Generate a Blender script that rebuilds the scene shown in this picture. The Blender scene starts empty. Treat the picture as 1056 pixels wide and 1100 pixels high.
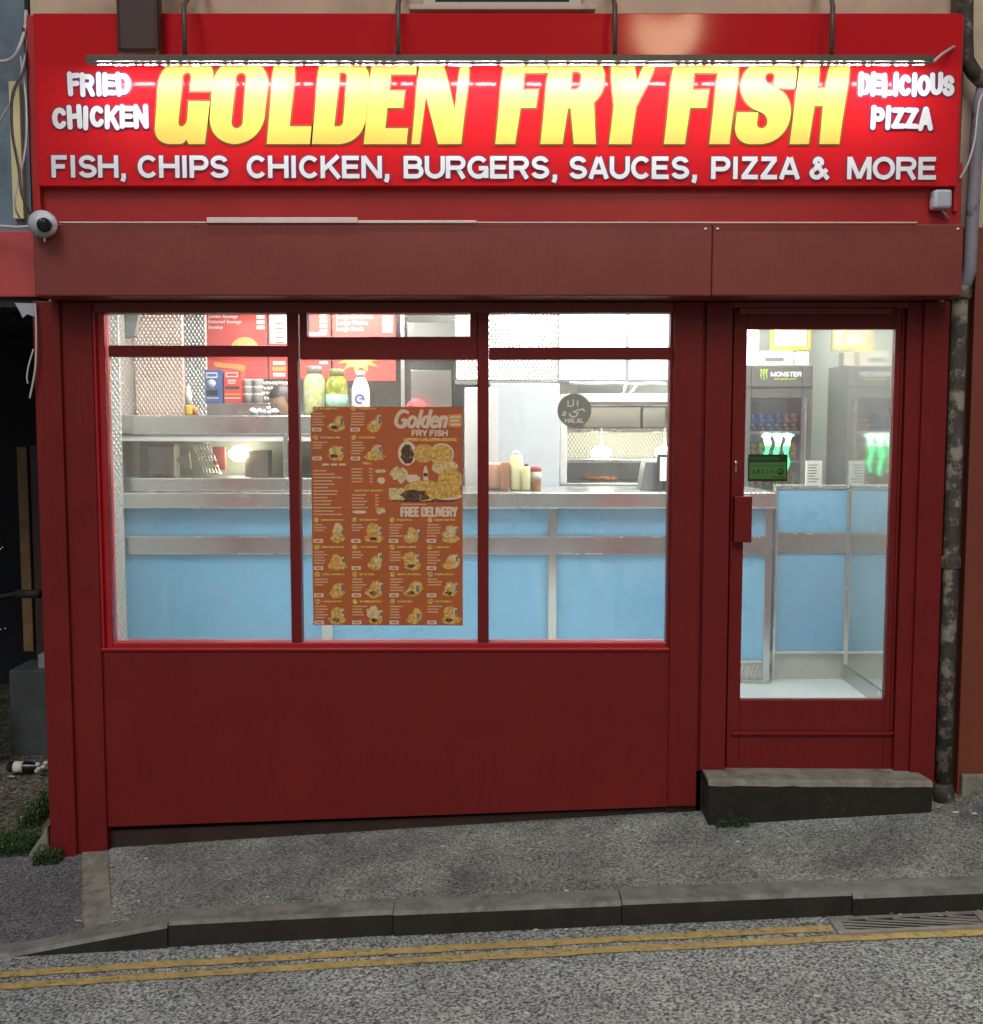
import bpy, math, random
from mathutils import Vector, Matrix
from mathutils.geometry import tessellate_polygon
random.seed(7)
R = math.radians
C = bpy.context.scene.collection
SC = bpy.context.scene

# ------------------------------------------------------------------ camera, sky, sun, exposure
F = 1200.0; PITCH = math.atan(101 / 1200); CAM = Vector((0.0, -5.0, 1.84))
cam = bpy.data.cameras.new('camera'); cam.sensor_fit = 'HORIZONTAL'; cam.sensor_width = 36
cam.lens = 36 * F / 1056; cam.clip_end = 500; cam.clip_start = 0.05
co = bpy.data.objects.new('camera', cam); C.objects.link(co)
co.location = CAM; co.rotation_euler = (R(90) - PITCH, 0, 0); SC.camera = co

SUN_EL, SUN_AZ = 46, -12            # azimuth: degrees to the right of straight behind the camera
w = bpy.data.worlds.new('World'); SC.world = w; w.use_nodes = True
nt = w.node_tree; bg = nt.nodes['Background']
sky = nt.nodes.new('ShaderNodeTexSky'); sky.sky_type = 'NISHITA'; sky.sun_disc = False
sky.sun_elevation = R(SUN_EL); sky.sun_rotation = R(180 - SUN_AZ); sky.dust_density = 3
nt.links.new(sky.outputs[0], bg.inputs[0]); bg.inputs[1].default_value = 0.040
sl = bpy.data.lights.new('sun', 'SUN'); sl.energy = 1.0; sl.angle = R(28); sl.color = (1, .975, .94)
so = bpy.data.objects.new('sun', sl); C.objects.link(so)
so.rotation_euler = (R(90 - SUN_EL), 0, R(SUN_AZ)); so.location = (3, -6, 8)
SC.view_settings.view_transform = 'Standard'; SC.view_settings.look = 'None'
SC.view_settings.exposure = 0.0; SC.view_settings.gamma = 1.0
SC.cycles.use_denoising = True
SC.cycles.max_bounces = 8; SC.cycles.transparent_max_bounces = 16
SC.cycles.sample_clamp_indirect = 6
SC.cycles.caustics_reflective = False; SC.cycles.caustics_refractive = False

# ------------------------------------------------------------------ helpers
def ray(px, py):
    a = (px - 528) / F; b = (550 - py) / F
    return Vector((a, math.cos(PITCH) + b * math.sin(PITCH), -math.sin(PITCH) + b * math.cos(PITCH)))
def at(px, py, Y):
    d = ray(px, py); return CAM + d * ((Y - CAM.y) / d.y)
def X(px, py, Y): return at(px, py, Y).x
def Z(py, Y): return at(528, py, Y).z

class MB:
    def __init__(s): s.v = []; s.f = []; s.m = []; s.sm = []; s.mats = []
    def mi(s, m):
        if m not in s.mats: s.mats.append(m)
        return s.mats.index(m)
    def face(s, pts, m, smooth=False):
        n = len(s.v); s.v += [tuple(p) for p in pts]; s.f.append(tuple(range(n, n + len(pts)))); s.m.append(s.mi(m)); s.sm.append(smooth)
    def raw(s, vs, fs, m, smooth=False):
        n = len(s.v); s.v += [tuple(p) for p in vs]; k = s.mi(m)
        for f in fs: s.f.append(tuple(i + n for i in f)); s.m.append(k); s.sm.append(smooth)
        return s
    def box(s, x0, x1, y0, y1, z0, z1, m, rz=0, ry=0, piv=None):
        vs = [Vector((x, y, z)) for z in (z0, z1) for x, y in ((x0, y0), (x1, y0), (x1, y1), (x0, y1))]
        if rz or ry:
            c = Vector(piv) if piv else Vector(((x0 + x1) / 2, (y0 + y1) / 2, (z0 + z1) / 2))
            M = Matrix.Rotation(rz, 3, 'Z') @ Matrix.Rotation(ry, 3, 'Y')
            vs = [M @ (p - c) + c for p in vs]
        return s.raw(vs, [(3, 2, 1, 0), (4, 5, 6, 7), (0, 1, 5, 4), (1, 2, 6, 5), (2, 3, 7, 6), (3, 0, 4, 7)], m)
    def pbox(s, x0, y0, x1, y1, Y, d, m, fy=None):
        """box whose front face, on the plane Y, covers the photo rectangle; depth d goes away from the street"""
        ym = (y0 + y1) / 2 if fy is None else fy
        return s.box(X(x0, ym, Y), X(x1, ym, Y), Y, Y + d, Z(y1, Y), Z(y0, Y), m)
    def prism(s, pts, y0, y1, m):
        """pts: (x,z) counter-clockwise outline seen from the street, extruded from y0 (front) to y1"""
        n = len(pts); vs = [(x, y0, z) for x, z in pts] + [(x, y1, z) for x, z in pts]
        return s.raw(vs, [tuple(range(n)), tuple(range(2 * n - 1, n - 1, -1))] + [(i + n, (i + 1) % n + n, (i + 1) % n, i) for i in range(n)], m)
    def tube(s, pts, r, m, n=8, cap=True):
        pts = [Vector(p) for p in pts]; rs = r if isinstance(r, (list, tuple)) else [r] * len(pts)
        vs = []; fs = []; up = None
        for i, p in enumerate(pts):
            t = (pts[min(i + 1, len(pts) - 1)] - pts[max(i - 1, 0)]).normalized()
            if up is None or abs(up.dot(t)) > .95: up = Vector((0, 0, 1)) if abs(t.z) < .9 else Vector((1, 0, 0))
            a = t.cross(up).normalized(); b = a.cross(t).normalized(); up = b
            for k in range(n):
                q = 2 * math.pi * k / n; vs.append(p + (a * math.cos(q) + b * math.sin(q)) * rs[i])
        for i in range(len(pts) - 1):
            for k in range(n):
                fs.append((i * n + k, i * n + (k + 1) % n, (i + 1) * n + (k + 1) % n, (i + 1) * n + k))
        if cap: fs += [tuple(range(n - 1, -1, -1)), tuple(range((len(pts) - 1) * n, len(pts) * n))]
        return s.raw(vs, fs, m, True)
    def lathe(s, c, prof, m, n=20, ax='Z', sy=1.0):
        """prof: (radius, height) from bottom to top"""
        vs = []; fs = []
        for r, h in prof:
            for k in range(n):
                q = 2 * math.pi * k / n; p = Vector((r * math.cos(q), r * sy * math.sin(q), h))
                if ax == 'Y': p = Vector((p.x, -p.z, p.y))
                if ax == 'X': p = Vector((p.z, p.x, p.y))
                vs.append(Vector(c) + p)
        for i in range(len(prof) - 1):
            for k in range(n): fs.append((i * n + k, i * n + (k + 1) % n, (i + 1) * n + (k + 1) % n, (i + 1) * n + k))
        fs += [tuple(range(n - 1, -1, -1)), tuple(range((len(prof) - 1) * n, len(prof) * n))]
        return s.raw(vs, fs, m, True)
    def ball(s, c, rx, ry, rz, m, n=16, k=10):
        return s.raw(*ball_data(c, rx, ry, rz, n, k), m, True)
def ball_data(c, rx, ry, rz, n=16, k=10):
    vs = []; fs = []
    for i in range(k + 1):
        t = math.pi * i / k
        for j in range(n):
            q = 2 * math.pi * j / n
            vs.append((c[0] + rx * math.sin(t) * math.cos(q), c[1] + ry * math.sin(t) * math.sin(q), c[2] - rz * math.cos(t)))
    for i in range(k):
        for j in range(n): fs.append((i * n + j, i * n + (j + 1) % n, (i + 1) * n + (j + 1) % n, (i + 1) * n + j))
    return vs, fs

ORG = {}
def link(name, mb, parent=None, bevel=0.0, origin=None):
    me = bpy.data.meshes.new(name)
    if parent is not None: o0 = ORG[parent.name]
    elif origin is not None: o0 = Vector(origin)
    else:
        xs = [v[0] for v in mb.v]; ys = [v[1] for v in mb.v]; zs = [v[2] for v in mb.v]
        o0 = Vector(((min(xs) + max(xs)) / 2, (min(ys) + max(ys)) / 2, min(zs)))
    me.from_pydata([tuple(Vector(v) - o0) for v in mb.v], [], mb.f)
    for m in mb.mats: me.materials.append(m)
    me.polygons.foreach_set('material_index', mb.m); me.polygons.foreach_set('use_smooth', mb.sm)
    me.update()
    o = bpy.data.objects.new(name, me); C.objects.link(o)
    if parent is not None: o.parent = parent
    else: o.location = o0
    ORG[o.name] = o0
    if bevel:
        b = o.modifiers.new('bevel', 'BEVEL'); b.width = bevel; b.segments = 2; b.limit_method = 'ANGLE'; b.angle_limit = R(50)
    return o
def tag(o, label, cat, group=None, kind=None):
    o['label'] = label; o['category'] = cat
    if group: o['group'] = group
    if kind: o['kind'] = kind
    return o
def thing(name, loc, label, cat, group=None):
    o = bpy.data.objects.new(name, None); C.objects.link(o); o.location = loc; o.empty_display_size = .1
    ORG[o.name] = Vector(loc); return tag(o, label, cat, group)
def struct(name, mb, label, bevel=0):
    o = link(name, mb, None, bevel, (0, 0, 0)); o['kind'] = 'structure'; o['label'] = label; o['category'] = name.replace('_', ' '); return o
def part(name, mb, parent, bevel=0, label=None):
    o = link(name, mb, parent, bevel)
    if label: o['label'] = label
    return o
def dup(root, dx, dy, dz, label=None):
    r = root.copy(); C.objects.link(r); r.location = root.location + Vector((dx, dy, dz))
    if label: r['label'] = label
    for ch in list(root.children):
        c = ch.copy(); C.objects.link(c); c.parent = r
        for g in list(ch.children):
            d = g.copy(); C.objects.link(d); d.parent = c
    return r

# ------------------------------------------------------------------ materials
def mat(name, col, rough=.5, metal=0, var=.12, vs=6, bump=0.0, bs=120, emit=None, es=1, coat=0, col2=None, cs=3, cr=(.45, .6), spec=None, transl=0):
    m = bpy.data.materials.new(name); m.use_nodes = True; t = m.node_tree; L = t.links; N = t.nodes
    p = N['Principled BSDF']; p.inputs['Roughness'].default_value = rough; p.inputs['Metallic'].default_value = metal
    if spec is not None: p.inputs['Specular IOR Level'].default_value = spec
    p.inputs['Base Color'].default_value = (*col, 1)
    tc = N.new('ShaderNodeTexCoord')
    src = None
    if var or col2:
        n = N.new('ShaderNodeTexNoise'); n.inputs['Scale'].default_value = vs; n.inputs['Detail'].default_value = 6; n.inputs['Roughness'].default_value = .65
        L.new(tc.outputs['Object'], n.inputs['Vector'])
        h = N.new('ShaderNodeMapRange'); h.inputs[1].default_value = .3; h.inputs[2].default_value = .7
        h.inputs[3].default_value = 1 - var; h.inputs[4].default_value = 1 + var; L.new(n.outputs[0], h.inputs[0])
        mx = N.new('ShaderNodeMix'); mx.data_type = 'RGBA'; mx.blend_type = 'MULTIPLY'; mx.inputs[0].default_value = 1
        mx.inputs[6].default_value = (*col, 1); L.new(h.outputs[0], mx.inputs[7]); src = mx.outputs[2]
        if col2:
            n2 = N.new('ShaderNodeTexNoise'); n2.inputs['Scale'].default_value = cs; n2.inputs['Detail'].default_value = 8; n2.inputs['Roughness'].default_value = .7
            L.new(tc.outputs['Object'], n2.inputs['Vector'])
            r = N.new('ShaderNodeMapRange'); r.inputs[1].default_value = cr[0]; r.inputs[2].default_value = cr[1]; L.new(n2.outputs[0], r.inputs[0])
            m2 = N.new('ShaderNodeMix'); m2.data_type = 'RGBA'; L.new(r.outputs[0], m2.inputs[0]); L.new(src, m2.inputs[6]); m2.inputs[7].default_value = (*col2, 1); src = m2.outputs[2]
        L.new(src, p.inputs['Base Color'])
        h2 = N.new('ShaderNodeMapRange'); h2.inputs[3].default_value = max(0, rough - .08); h2.inputs[4].default_value = min(1, rough + .1)
        L.new(n.outputs[0], h2.inputs[0]); L.new(h2.outputs[0], p.inputs['Roughness'])
    if bump:
        n = N.new('ShaderNodeTexNoise'); n.inputs['Scale'].default_value = bs; n.inputs['Detail'].default_value = 4
        L.new(tc.outputs['Object'], n.inputs['Vector'])
        b = N.new('ShaderNodeBump'); b.inputs['Strength'].default_value = bump; b.inputs['Distance'].default_value = .004
        L.new(n.outputs[0], b.inputs['Height']); L.new(b.outputs[0], p.inputs['Normal'])
    if coat: p.inputs['Coat Weight'].default_value = coat; p.inputs['Coat Roughness'].default_value = .15
    if emit: p.inputs['Emission Color'].default_value = (*emit, 1); p.inputs['Emission Strength'].default_value = es
    if transl:
        o = N['Material Output']; ms = N.new('ShaderNodeMixShader'); ms.inputs[0].default_value = transl
        tr = N.new('ShaderNodeBsdfTranslucent')
        if src: L.new(src, tr.inputs[0])
        else: tr.inputs[0].default_value = (*col, 1)
        L.new(p.outputs[0], ms.inputs[1]); L.new(tr.outputs[0], ms.inputs[2]); L.new(ms.outputs[0], o.inputs[0])
    return m
def glass(name, tint=(.97, .985, .98), rough=0.0, dirt_or_haze=0.0):
    m = bpy.data.materials.new(name); m.use_nodes = True; t = m.node_tree; t.nodes.clear(); N = t.nodes; L = t.links
    o = N.new('ShaderNodeOutputMaterial'); ms = N.new('ShaderNodeMixShader'); tr = N.new('ShaderNodeBsdfTransparent'); gl = N.new('ShaderNodeBsdfGlossy')
    fr = N.new('ShaderNodeFresnel'); fr.inputs[0].default_value = 1.45; tr.inputs[0].default_value = (*tint, 1); gl.inputs['Roughness'].default_value = rough
    L.new(fr.outputs[0], ms.inputs[0]); L.new(tr.outputs[0], ms.inputs[1]); L.new(gl.outputs[0], ms.inputs[2]); L.new(ms.outputs[0], o.inputs[0])
    if dirt_or_haze:                                     # bloom haze from the bright room painted on as a pale smeary film
        tc = N.new('ShaderNodeTexCoord'); mp = N.new('ShaderNodeMapping'); mp.inputs['Scale'].default_value = (2.2, 2.2, 1.1); mp.inputs['Rotation'].default_value = (0, .5, 0); L.new(tc.outputs['Object'], mp.inputs[0])
        n = N.new('ShaderNodeTexNoise'); n.inputs['Scale'].default_value = 2.2; n.inputs['Detail'].default_value = 8; n.inputs['Roughness'].default_value = .62; n.inputs['Distortion'].default_value = 1.5; L.new(mp.outputs[0], n.inputs['Vector'])
        mr = N.new('ShaderNodeMapRange'); mr.inputs[1].default_value = .3; mr.inputs[2].default_value = .75; mr.inputs[3].default_value = dirt_or_haze * .5; mr.inputs[4].default_value = dirt_or_haze * 1.6; L.new(n.outputs[0], mr.inputs[0])
        d = N.new('ShaderNodeBsdfDiffuse'); d.inputs[0].default_value = (.8, .8, .78, 1); t2 = N.new('ShaderNodeBsdfTranslucent'); t2.inputs[0].default_value = (.9, .9, .88, 1); m1 = N.new('ShaderNodeMixShader'); m1.inputs[0].default_value = .75; L.new(d.outputs[0], m1.inputs[1]); L.new(t2.outputs[0], m1.inputs[2])
        m2 = N.new('ShaderNodeMixShader'); L.new(mr.outputs[0], m2.inputs[0]); L.new(ms.outputs[0], m2.inputs[1]); L.new(m1.outputs[0], m2.inputs[2]); L.new(m2.outputs[0], o.inputs[0])
    return m
def quilt(name, col=(.62, .63, .6), pitch=.026, rough=.34, ky=.97):
    """embossed diamond-quilt stainless sheet"""
    m = bpy.data.materials.new(name); m.use_nodes = True; t = m.node_tree; L = t.links; N = t.nodes; p = N['Principled BSDF']
    p.inputs['Metallic'].default_value = .8; p.inputs['Roughness'].default_value = rough; p.inputs['Base Color'].default_value = (*col, 1)
    tc = N.new('ShaderNodeTexCoord'); sp = N.new('ShaderNodeSeparateXYZ'); L.new(tc.outputs['Object'], sp.inputs[0])
    def mth(op, a, b=None):
        n = N.new('ShaderNodeMath'); n.operation = op
        for i, v in enumerate((a, b)):
            if v is None: continue
            if isinstance(v, (int, float)): n.inputs[i].default_value = v
            else: L.new(v, n.inputs[i])
        return n.outputs[0]
    h = mth('ADD', sp.outputs[0], mth('MULTIPLY', sp.outputs[1], ky)); k = math.pi / pitch
    zz = mth('MULTIPLY', sp.outputs[2], .62)
    a = mth('ABSOLUTE', mth('SINE', mth('MULTIPLY', mth('ADD', h, zz), k))); b = mth('ABSOLUTE', mth('SINE', mth('MULTIPLY', mth('SUBTRACT', h, zz), k)))
    hh = mth('POWER', mth('MULTIPLY', a, b), .5)
    bp = N.new('ShaderNodeBump'); bp.inputs['Strength'].default_value = .85; bp.inputs['Distance'].default_value = .006
    L.new(hh, bp.inputs['Height']); L.new(bp.outputs[0], p.inputs['Normal']); return m
def asphalt(name, dark, light, scale, lo=.42, hi=.62, tint=(1, 1, 1), patch=.3, bump=.6):
    m = bpy.data.materials.new(name); m.use_nodes = True; t = m.node_tree; L = t.links; N = t.nodes; p = N['Principled BSDF']
    tc = N.new('ShaderNodeTexCoord')
    n1 = N.new('ShaderNodeTexNoise'); n1.inputs['Scale'].default_value = scale; n1.inputs['Detail'].default_value = 3; n1.inputs['Roughness'].default_value = .6; L.new(tc.outputs['Object'], n1.inputs['Vector'])
    v = N.new('ShaderNodeTexVoronoi'); v.inputs['Scale'].default_value = scale * 1.1; L.new(tc.outputs['Object'], v.inputs['Vector'])
    ad = N.new('ShaderNodeMath'); ad.operation = 'MULTIPLY_ADD'; L.new(v.outputs['Color'], ad.inputs[0]); ad.inputs[1].default_value = .22; L.new(n1.outputs[0], ad.inputs[2])
    r = N.new('ShaderNodeValToRGB'); r.color_ramp.elements[0].position = lo + .1; r.color_ramp.elements[0].color = (*dark, 1)
    r.color_ramp.elements[1].position = hi + .1; r.color_ramp.elements[1].color = (*light, 1); L.new(ad.outputs[0], r.inputs[0])
    n2 = N.new('ShaderNodeTexNoise'); n2.inputs['Scale'].default_value = 2.2; n2.inputs['Detail'].default_value = 6; n2.inputs['Roughness'].default_value = .65; L.new(tc.outputs['Object'], n2.inputs['Vector'])
    mr = N.new('ShaderNodeMapRange'); mr.inputs[1].default_value = .3; mr.inputs[2].default_value = .7; mr.inputs[3].default_value = 1 - patch; mr.inputs[4].default_value = 1 + patch; L.new(n2.outputs[0], mr.inputs[0])
    mx = N.new('ShaderNodeMix'); mx.data_type = 'RGBA'; mx.blend_type = 'MULTIPLY'; mx.inputs[0].default_value = 1; L.new(r.outputs[0], mx.inputs[6]); L.new(mr.outputs[0], mx.inputs[7])
    L.new(mx.outputs[2], p.inputs['Base Color']); p.inputs['Roughness'].default_value = .7
    b = N.new('ShaderNodeBump'); b.inputs['Strength'].default_value = bump; b.inputs['Distance'].default_value = .012; L.new(ad.outputs[0], b.inputs['Height']); L.new(b.outputs[0], p.inputs['Normal'])
    return m

def paint(name, col, rough=.42, spec=.3, streak=.22, chips=True):
    m = mat(name, col, rough, var=.10, vs=3, bump=.10, bs=45, spec=spec); t = m.node_tree; N = t.nodes; L = t.links; p = N['Principled BSDF']
    src = p.inputs['Base Color'].links[0].from_socket; tc = N.new('ShaderNodeTexCoord'); mp = N.new('ShaderNodeMapping'); mp.inputs['Scale'].default_value = (110, 110, 5); L.new(tc.outputs['Object'], mp.inputs[0])
    n = N.new('ShaderNodeTexNoise'); n.inputs['Scale'].default_value = 1; n.inputs['Detail'].default_value = 5; n.inputs['Roughness'].default_value = .7; L.new(mp.outputs[0], n.inputs['Vector'])
    mr = N.new('ShaderNodeMapRange'); mr.inputs[1].default_value = .3; mr.inputs[2].default_value = .7; mr.inputs[3].default_value = 1 - streak; mr.inputs[4].default_value = 1 + streak; L.new(n.outputs[0], mr.inputs[0])
    mx = N.new('ShaderNodeMix'); mx.data_type = 'RGBA'; mx.blend_type = 'MULTIPLY'; mx.inputs[0].default_value = 1; L.new(src, mx.inputs[6]); L.new(mr.outputs[0], mx.inputs[7]); out = mx.outputs[2]
    if chips:                                    # small scuffs and chips
        n2 = N.new('ShaderNodeTexNoise'); n2.inputs['Scale'].default_value = 16; n2.inputs['Detail'].default_value = 9; n2.inputs['Roughness'].default_value = .8; L.new(tc.outputs['Object'], n2.inputs['Vector'])
        m2 = N.new('ShaderNodeMapRange'); m2.inputs[1].default_value = .705; m2.inputs[2].default_value = .735; L.new(n2.outputs[0], m2.inputs[0])
        m3 = N.new('ShaderNodeMix'); m3.data_type = 'RGBA'; L.new(m2.outputs[0], m3.inputs[0]); L.new(out, m3.inputs[6]); m3.inputs[7].default_value = (col[0] * 1.1 + .05, col[1] + .08, col[2] + .07, 1); out = m3.outputs[2]
    L.new(out, p.inputs['Base Color'])
    b = N.new('ShaderNodeBump'); b.inputs['Strength'].default_value = .16; b.inputs['Distance'].default_value = .003; L.new(n.outputs[0], b.inputs['Height'])
    old = p.inputs['Normal'].links[0].from_node; L.new(old.outputs[0], b.inputs['Normal']); L.new(b.outputs[0], p.inputs['Normal']); return m
M = {}
M['red'] = paint('red gloss paint', (.172, .012, .0115), streak=.10)
M['redlit'] = mat('red trim with lit edge painted in', (.42, .012, .02), .3, var=.1, bump=.05)  # brightened red: the shop light on the window edge put into the colour
M['redsign'] = mat('red sign face', (.60, .015, .02), .08, var=.05, vs=2, spec=.12)
M['redfas'] = mat('red fascia board', (.42, .018, .018), .32, var=.12, vs=2.5, bump=.06, bs=40)
M['header'] = paint('greyed red shutter box', (.22, .045, .037), .44, .35, .06)  # red greyed by the reflected sky, put into the base colour
M['plinth'] = mat('dirty plinth', (.035, .016, .012), .8, var=.4, bump=.4, bs=60)
M['white'] = mat('white vinyl', (.82, .81, .83), .4, var=.03)
M['yellow'] = mat('yellow vinyl', (.86, .57, .10), .35, var=.03)
M['edge'] = mat('dark olive outline vinyl', (.22, .07, .008), .4, var=0)
M['purple'] = mat('purple outline vinyl', (.16, .015, .09), .4, var=0)
M['black'] = mat('black print', (.02, .02, .02), .4, var=0)
M['bar'] = mat('dark brown light housing', (.11, .08, .065), .45, var=.2)
M['led'] = mat('lit led', (.9, .9, .95), .4, var=0, emit=(.92, .95, 1), es=125)
M['trim'] = mat('white plastic trim', (.75, .6, .54), .4, var=.1)
M['cream'] = mat('cream render', (.62, .5, .38), .85, var=.1, bump=.3, bs=60, col2=(.45, .35, .27), cs=2, cr=(.5, .7))
M['sill'] = mat('off white sill', (.62, .56, .48), .6, var=.1, col2=(.35, .3, .25), cs=6, cr=(.55, .75))
M['slate'] = mat('blue grey render', (.16, .23, .30), .8, var=.2, vs=3, bump=.3, bs=50, col2=(.08, .11, .15), cs=1.6, cr=(.45, .65))
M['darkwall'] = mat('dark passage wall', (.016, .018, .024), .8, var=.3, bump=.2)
M['black_paint'] = mat('black paint', (.012, .012, .014), .35, var=.1)
M['glass'] = glass('window glass')
M['shopglass'] = glass('hazy window glass', dirt_or_haze=.045)
M['steel'] = mat('brushed stainless', (.66, .69, .66), .25, .93, var=.02, vs=4)
M['steel2'] = mat('dull stainless', (.5, .51, .50), .24, .95, var=.04, vs=3)
M['mirror'] = mat('polished steel wall', (.64, .68, .64), .045, .90, var=.06, vs=1.5, bump=.006, bs=8)
M['quilt'] = quilt('quilted stainless')
M['quilt_side'] = quilt('quilted stainless side sheet', ky=.30)
M['quilt_reflect'] = quilt('quilted stainless with rosy reflection tint', (.74, .58, .50))  # reflection of the red menu boards tinted into the steel colour
M['blue'] = mat('pale blue laminate', (.165, .43, .66), .28, var=.05, vs=1.5)
M['floor'] = mat('pale vinyl floor', (.52, .60, .60), .35, var=.08, vs=4)
M['wallw'] = mat('white wall sheet', (.78, .79, .77), .4, var=.04)
M['wallg'] = mat('pale grey green wall', (.48, .52, .46), .5, var=.06)
M['palegrey'] = mat('pale blue grey board', (.60, .66, .70), .4, var=.04)
M['lightbox'] = mat('lit white panel', (.85, .85, .85), .5, var=0, emit=(1, .99, .97), es=.55)
M['ceiling'] = mat('white ceiling', (.8, .8, .78), .7, var=.03)
M['ceil_lamp'] = mat('ceiling lamp diffuser', (.9, .9, .9), .5, var=0, emit=(1, .985, .95), es=47)
M['menured'] = mat('red menu print', (.66, .075, .06), .35, var=.04)
M['menupink'] = mat('white print on menu', (.85, .66, .6), .4, var=0)
M['orange'] = mat('orange print', (.75, .33, .07), .4, var=.2, vs=30)
M['pieprint'] = mat('golden pastry print', (.78, .5, .16), .4, var=.25, vs=30)
M['poster'] = mat('orange brown poster paper', (.66, .22, .07), .55, var=.06, vs=5, transl=.45, col2=(.55, .19, .12), cs=1.2, cr=(.45, .7))
M['postlight'] = mat('cream poster print', (.80, .62, .46), .5, var=.1, vs=60)
M['postline'] = mat('small poster print', (.72, .40, .22), .5, var=.1, vs=60)
M['postgold'] = mat('golden food print', (.72, .44, .11), .5, var=.5, vs=70, col2=(.48, .24, .05), cs=60, cr=(.5, .62))
M['postwhite'] = mat('pale box print', (.74, .58, .30), .5, var=.25, vs=60, col2=(.55, .36, .12), cs=50, cr=(.5, .6))
M['postblue'] = mat('grey blue box print', (.20, .20, .25), .5, var=.4, vs=70)
M['postdark'] = mat('dark food print', (.10, .045, .02), .5, var=.5, vs=60, col2=(.4, .3, .2), cs=70, cr=(.56, .6))
M['halal'] = mat('grey green sticker', (.25, .26, .21), .5, var=0, transl=.5)
M['stickerwhite'] = mat('white sticker print', (.9, .9, .88), .5, var=0, transl=.8)
M['greenst'] = mat('green rating sticker', (.07, .19, .04), .45, var=.06)
M['darkgreen'] = mat('dark green print', (.008, .03, .012), .45, var=0)
M['fridge'] = mat('charcoal fridge body', (.11, .10, .095), .35, var=.06)
M['fridgein'] = mat('glowing fridge liner', (.42, .42, .42), .5, var=.05, emit=(.8, .9, 1), es=.06)  # faint emission on the liner stands in for the fridge's inner light
M['clawglow'] = mat('glowing green', (.1, .8, .35), .4, var=0, emit=(.04, 1, .22), es=1.5)
M['clawtop'] = mat('glowing pale green', (.5, .9, .7), .4, var=0, emit=(.6, 1, .72), es=2.2)
M['lime'] = mat('lime print', (.45, .7, .05), .4, var=0)
M['canblue'] = mat('blue can', (.02, .12, .42), .3, .3, var=.6, vs=60, col2=(.7, .75, .8), cs=45, cr=(.58, .62))
M['canred'] = mat('maroon can', (.28, .10, .13), .3, .3, var=.6, vs=60, col2=(.75, .7, .7), cs=45, cr=(.56, .6))
M['cangreen'] = mat('green and yellow can', (.5, .45, .05), .3, .3, var=.6, vs=60, col2=(.05, .2, .05), cs=45, cr=(.5, .55))
M['canorange'] = mat('orange can', (.72, .30, .03), .3, .3, var=.4, vs=60, col2=(.8, .7, .4), cs=45, cr=(.58, .62))
M['gold'] = mat('gilt frame', (.62, .40, .08), .35, .5, var=.2, vs=30)
M['pink'] = mat('pink picture print', (.7, .45, .38), .5, var=.3, vs=18, col2=(.35, .5, .65), cs=9, cr=(.52, .6))
M['card'] = mat('white carton', (.72, .66, .55), .7, var=.15, vs=12)
M['paper'] = mat('white paper', (.75, .72, .62), .8, var=.08, vs=15)
M['kraft'] = mat('brown paper', (.50, .36, .22), .8, var=.2, vs=20)
M['meatred'] = mat('red tray', (.5, .09, .07), .5, var=.2)
M['skin'] = mat('skin', (.36, .20, .13), .5, var=.06, vs=20)
M['hair'] = mat('dark hair', (.018, .015, .013), .5, var=.3, vs=40, bump=.6, bs=150)
M['shirt'] = mat('dark work shirt', (.04, .04, .05), .8, var=.1)
M['capred'] = mat('red cap cloth', (.62, .05, .06), .8, var=.06)
M['jean'] = mat('dark trousers', (.03, .035, .05), .8, var=.1)
M['jarpale'] = mat('pale pickle jar', (.58, .60, .24), .2, var=.35, vs=22, col2=(.72, .7, .55), cs=14, cr=(.5, .6))
M['jargreen'] = mat('green pickle jar', (.22, .26, .03), .2, var=.5, vs=25, col2=(.60, .55, .04), cs=16, cr=(.5, .58))
M['jarlabel'] = mat('teal jar label', (.35, .6, .45), .5, var=.2, vs=40)
M['lidg'] = mat('grey jar lid', (.35, .30, .26), .4, .4, var=.1)
M['lidolive'] = mat('olive jar lid', (.26, .27, .10), .4, .2, var=.1)
M['whitepl'] = mat('white plastic', (.75, .74, .72), .35, var=.04)
M['violet'] = mat('violet label print', (.18, .12, .38), .4, var=.3, vs=40)
M['sauceyel'] = mat('pale yellow sauce bottle', (.74, .70, .38), .3, var=.08)
M['mustard'] = mat('mustard yellow', (.75, .42, .02), .35, var=.1)
M['ketchup'] = mat('red plastic', (.5, .03, .02), .35, var=.1)
M['spice'] = mat('brown spice jar', (.36, .15, .04), .3, var=.3, vs=40)
M['peach'] = mat('peach tub', (.72, .40, .25), .5, var=.15, vs=12)
M['bluebox'] = mat('blue carton', (.07, .11, .30), .45, var=.2, vs=20)
M['redbox'] = mat('red carton', (.58, .05, .035), .45, var=.12, vs=20)
M['screen'] = mat('lit till screen', (.7, .7, .7), .3, var=0, emit=(1, 1, .97), es=.9)
M['slategrey'] = mat('dark grey plastic', (.14, .155, .15), .45, var=.1)
M['lampglow'] = mat('lit heat lamp', (.9, .8, .6), .5, var=0, emit=(1, .88, .66), es=26)
M['food'] = mat('orange fried food', (.55, .17, .04), .6, var=.4, vs=40)
M['bulb'] = mat('street lamp lens', (.9, .8, .6), .4, var=0, emit=(1, .72, .35), es=4)
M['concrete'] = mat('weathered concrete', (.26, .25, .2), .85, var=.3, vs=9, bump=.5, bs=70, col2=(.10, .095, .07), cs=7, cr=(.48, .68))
M['stepface'] = mat('dark step face', (.018, .016, .011), .9, var=.5, vs=8, bump=.6, bs=50, col2=(.09, .08, .06), cs=12, cr=(.6, .75))  # step front much darker than the tread, with paler blotches
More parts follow.
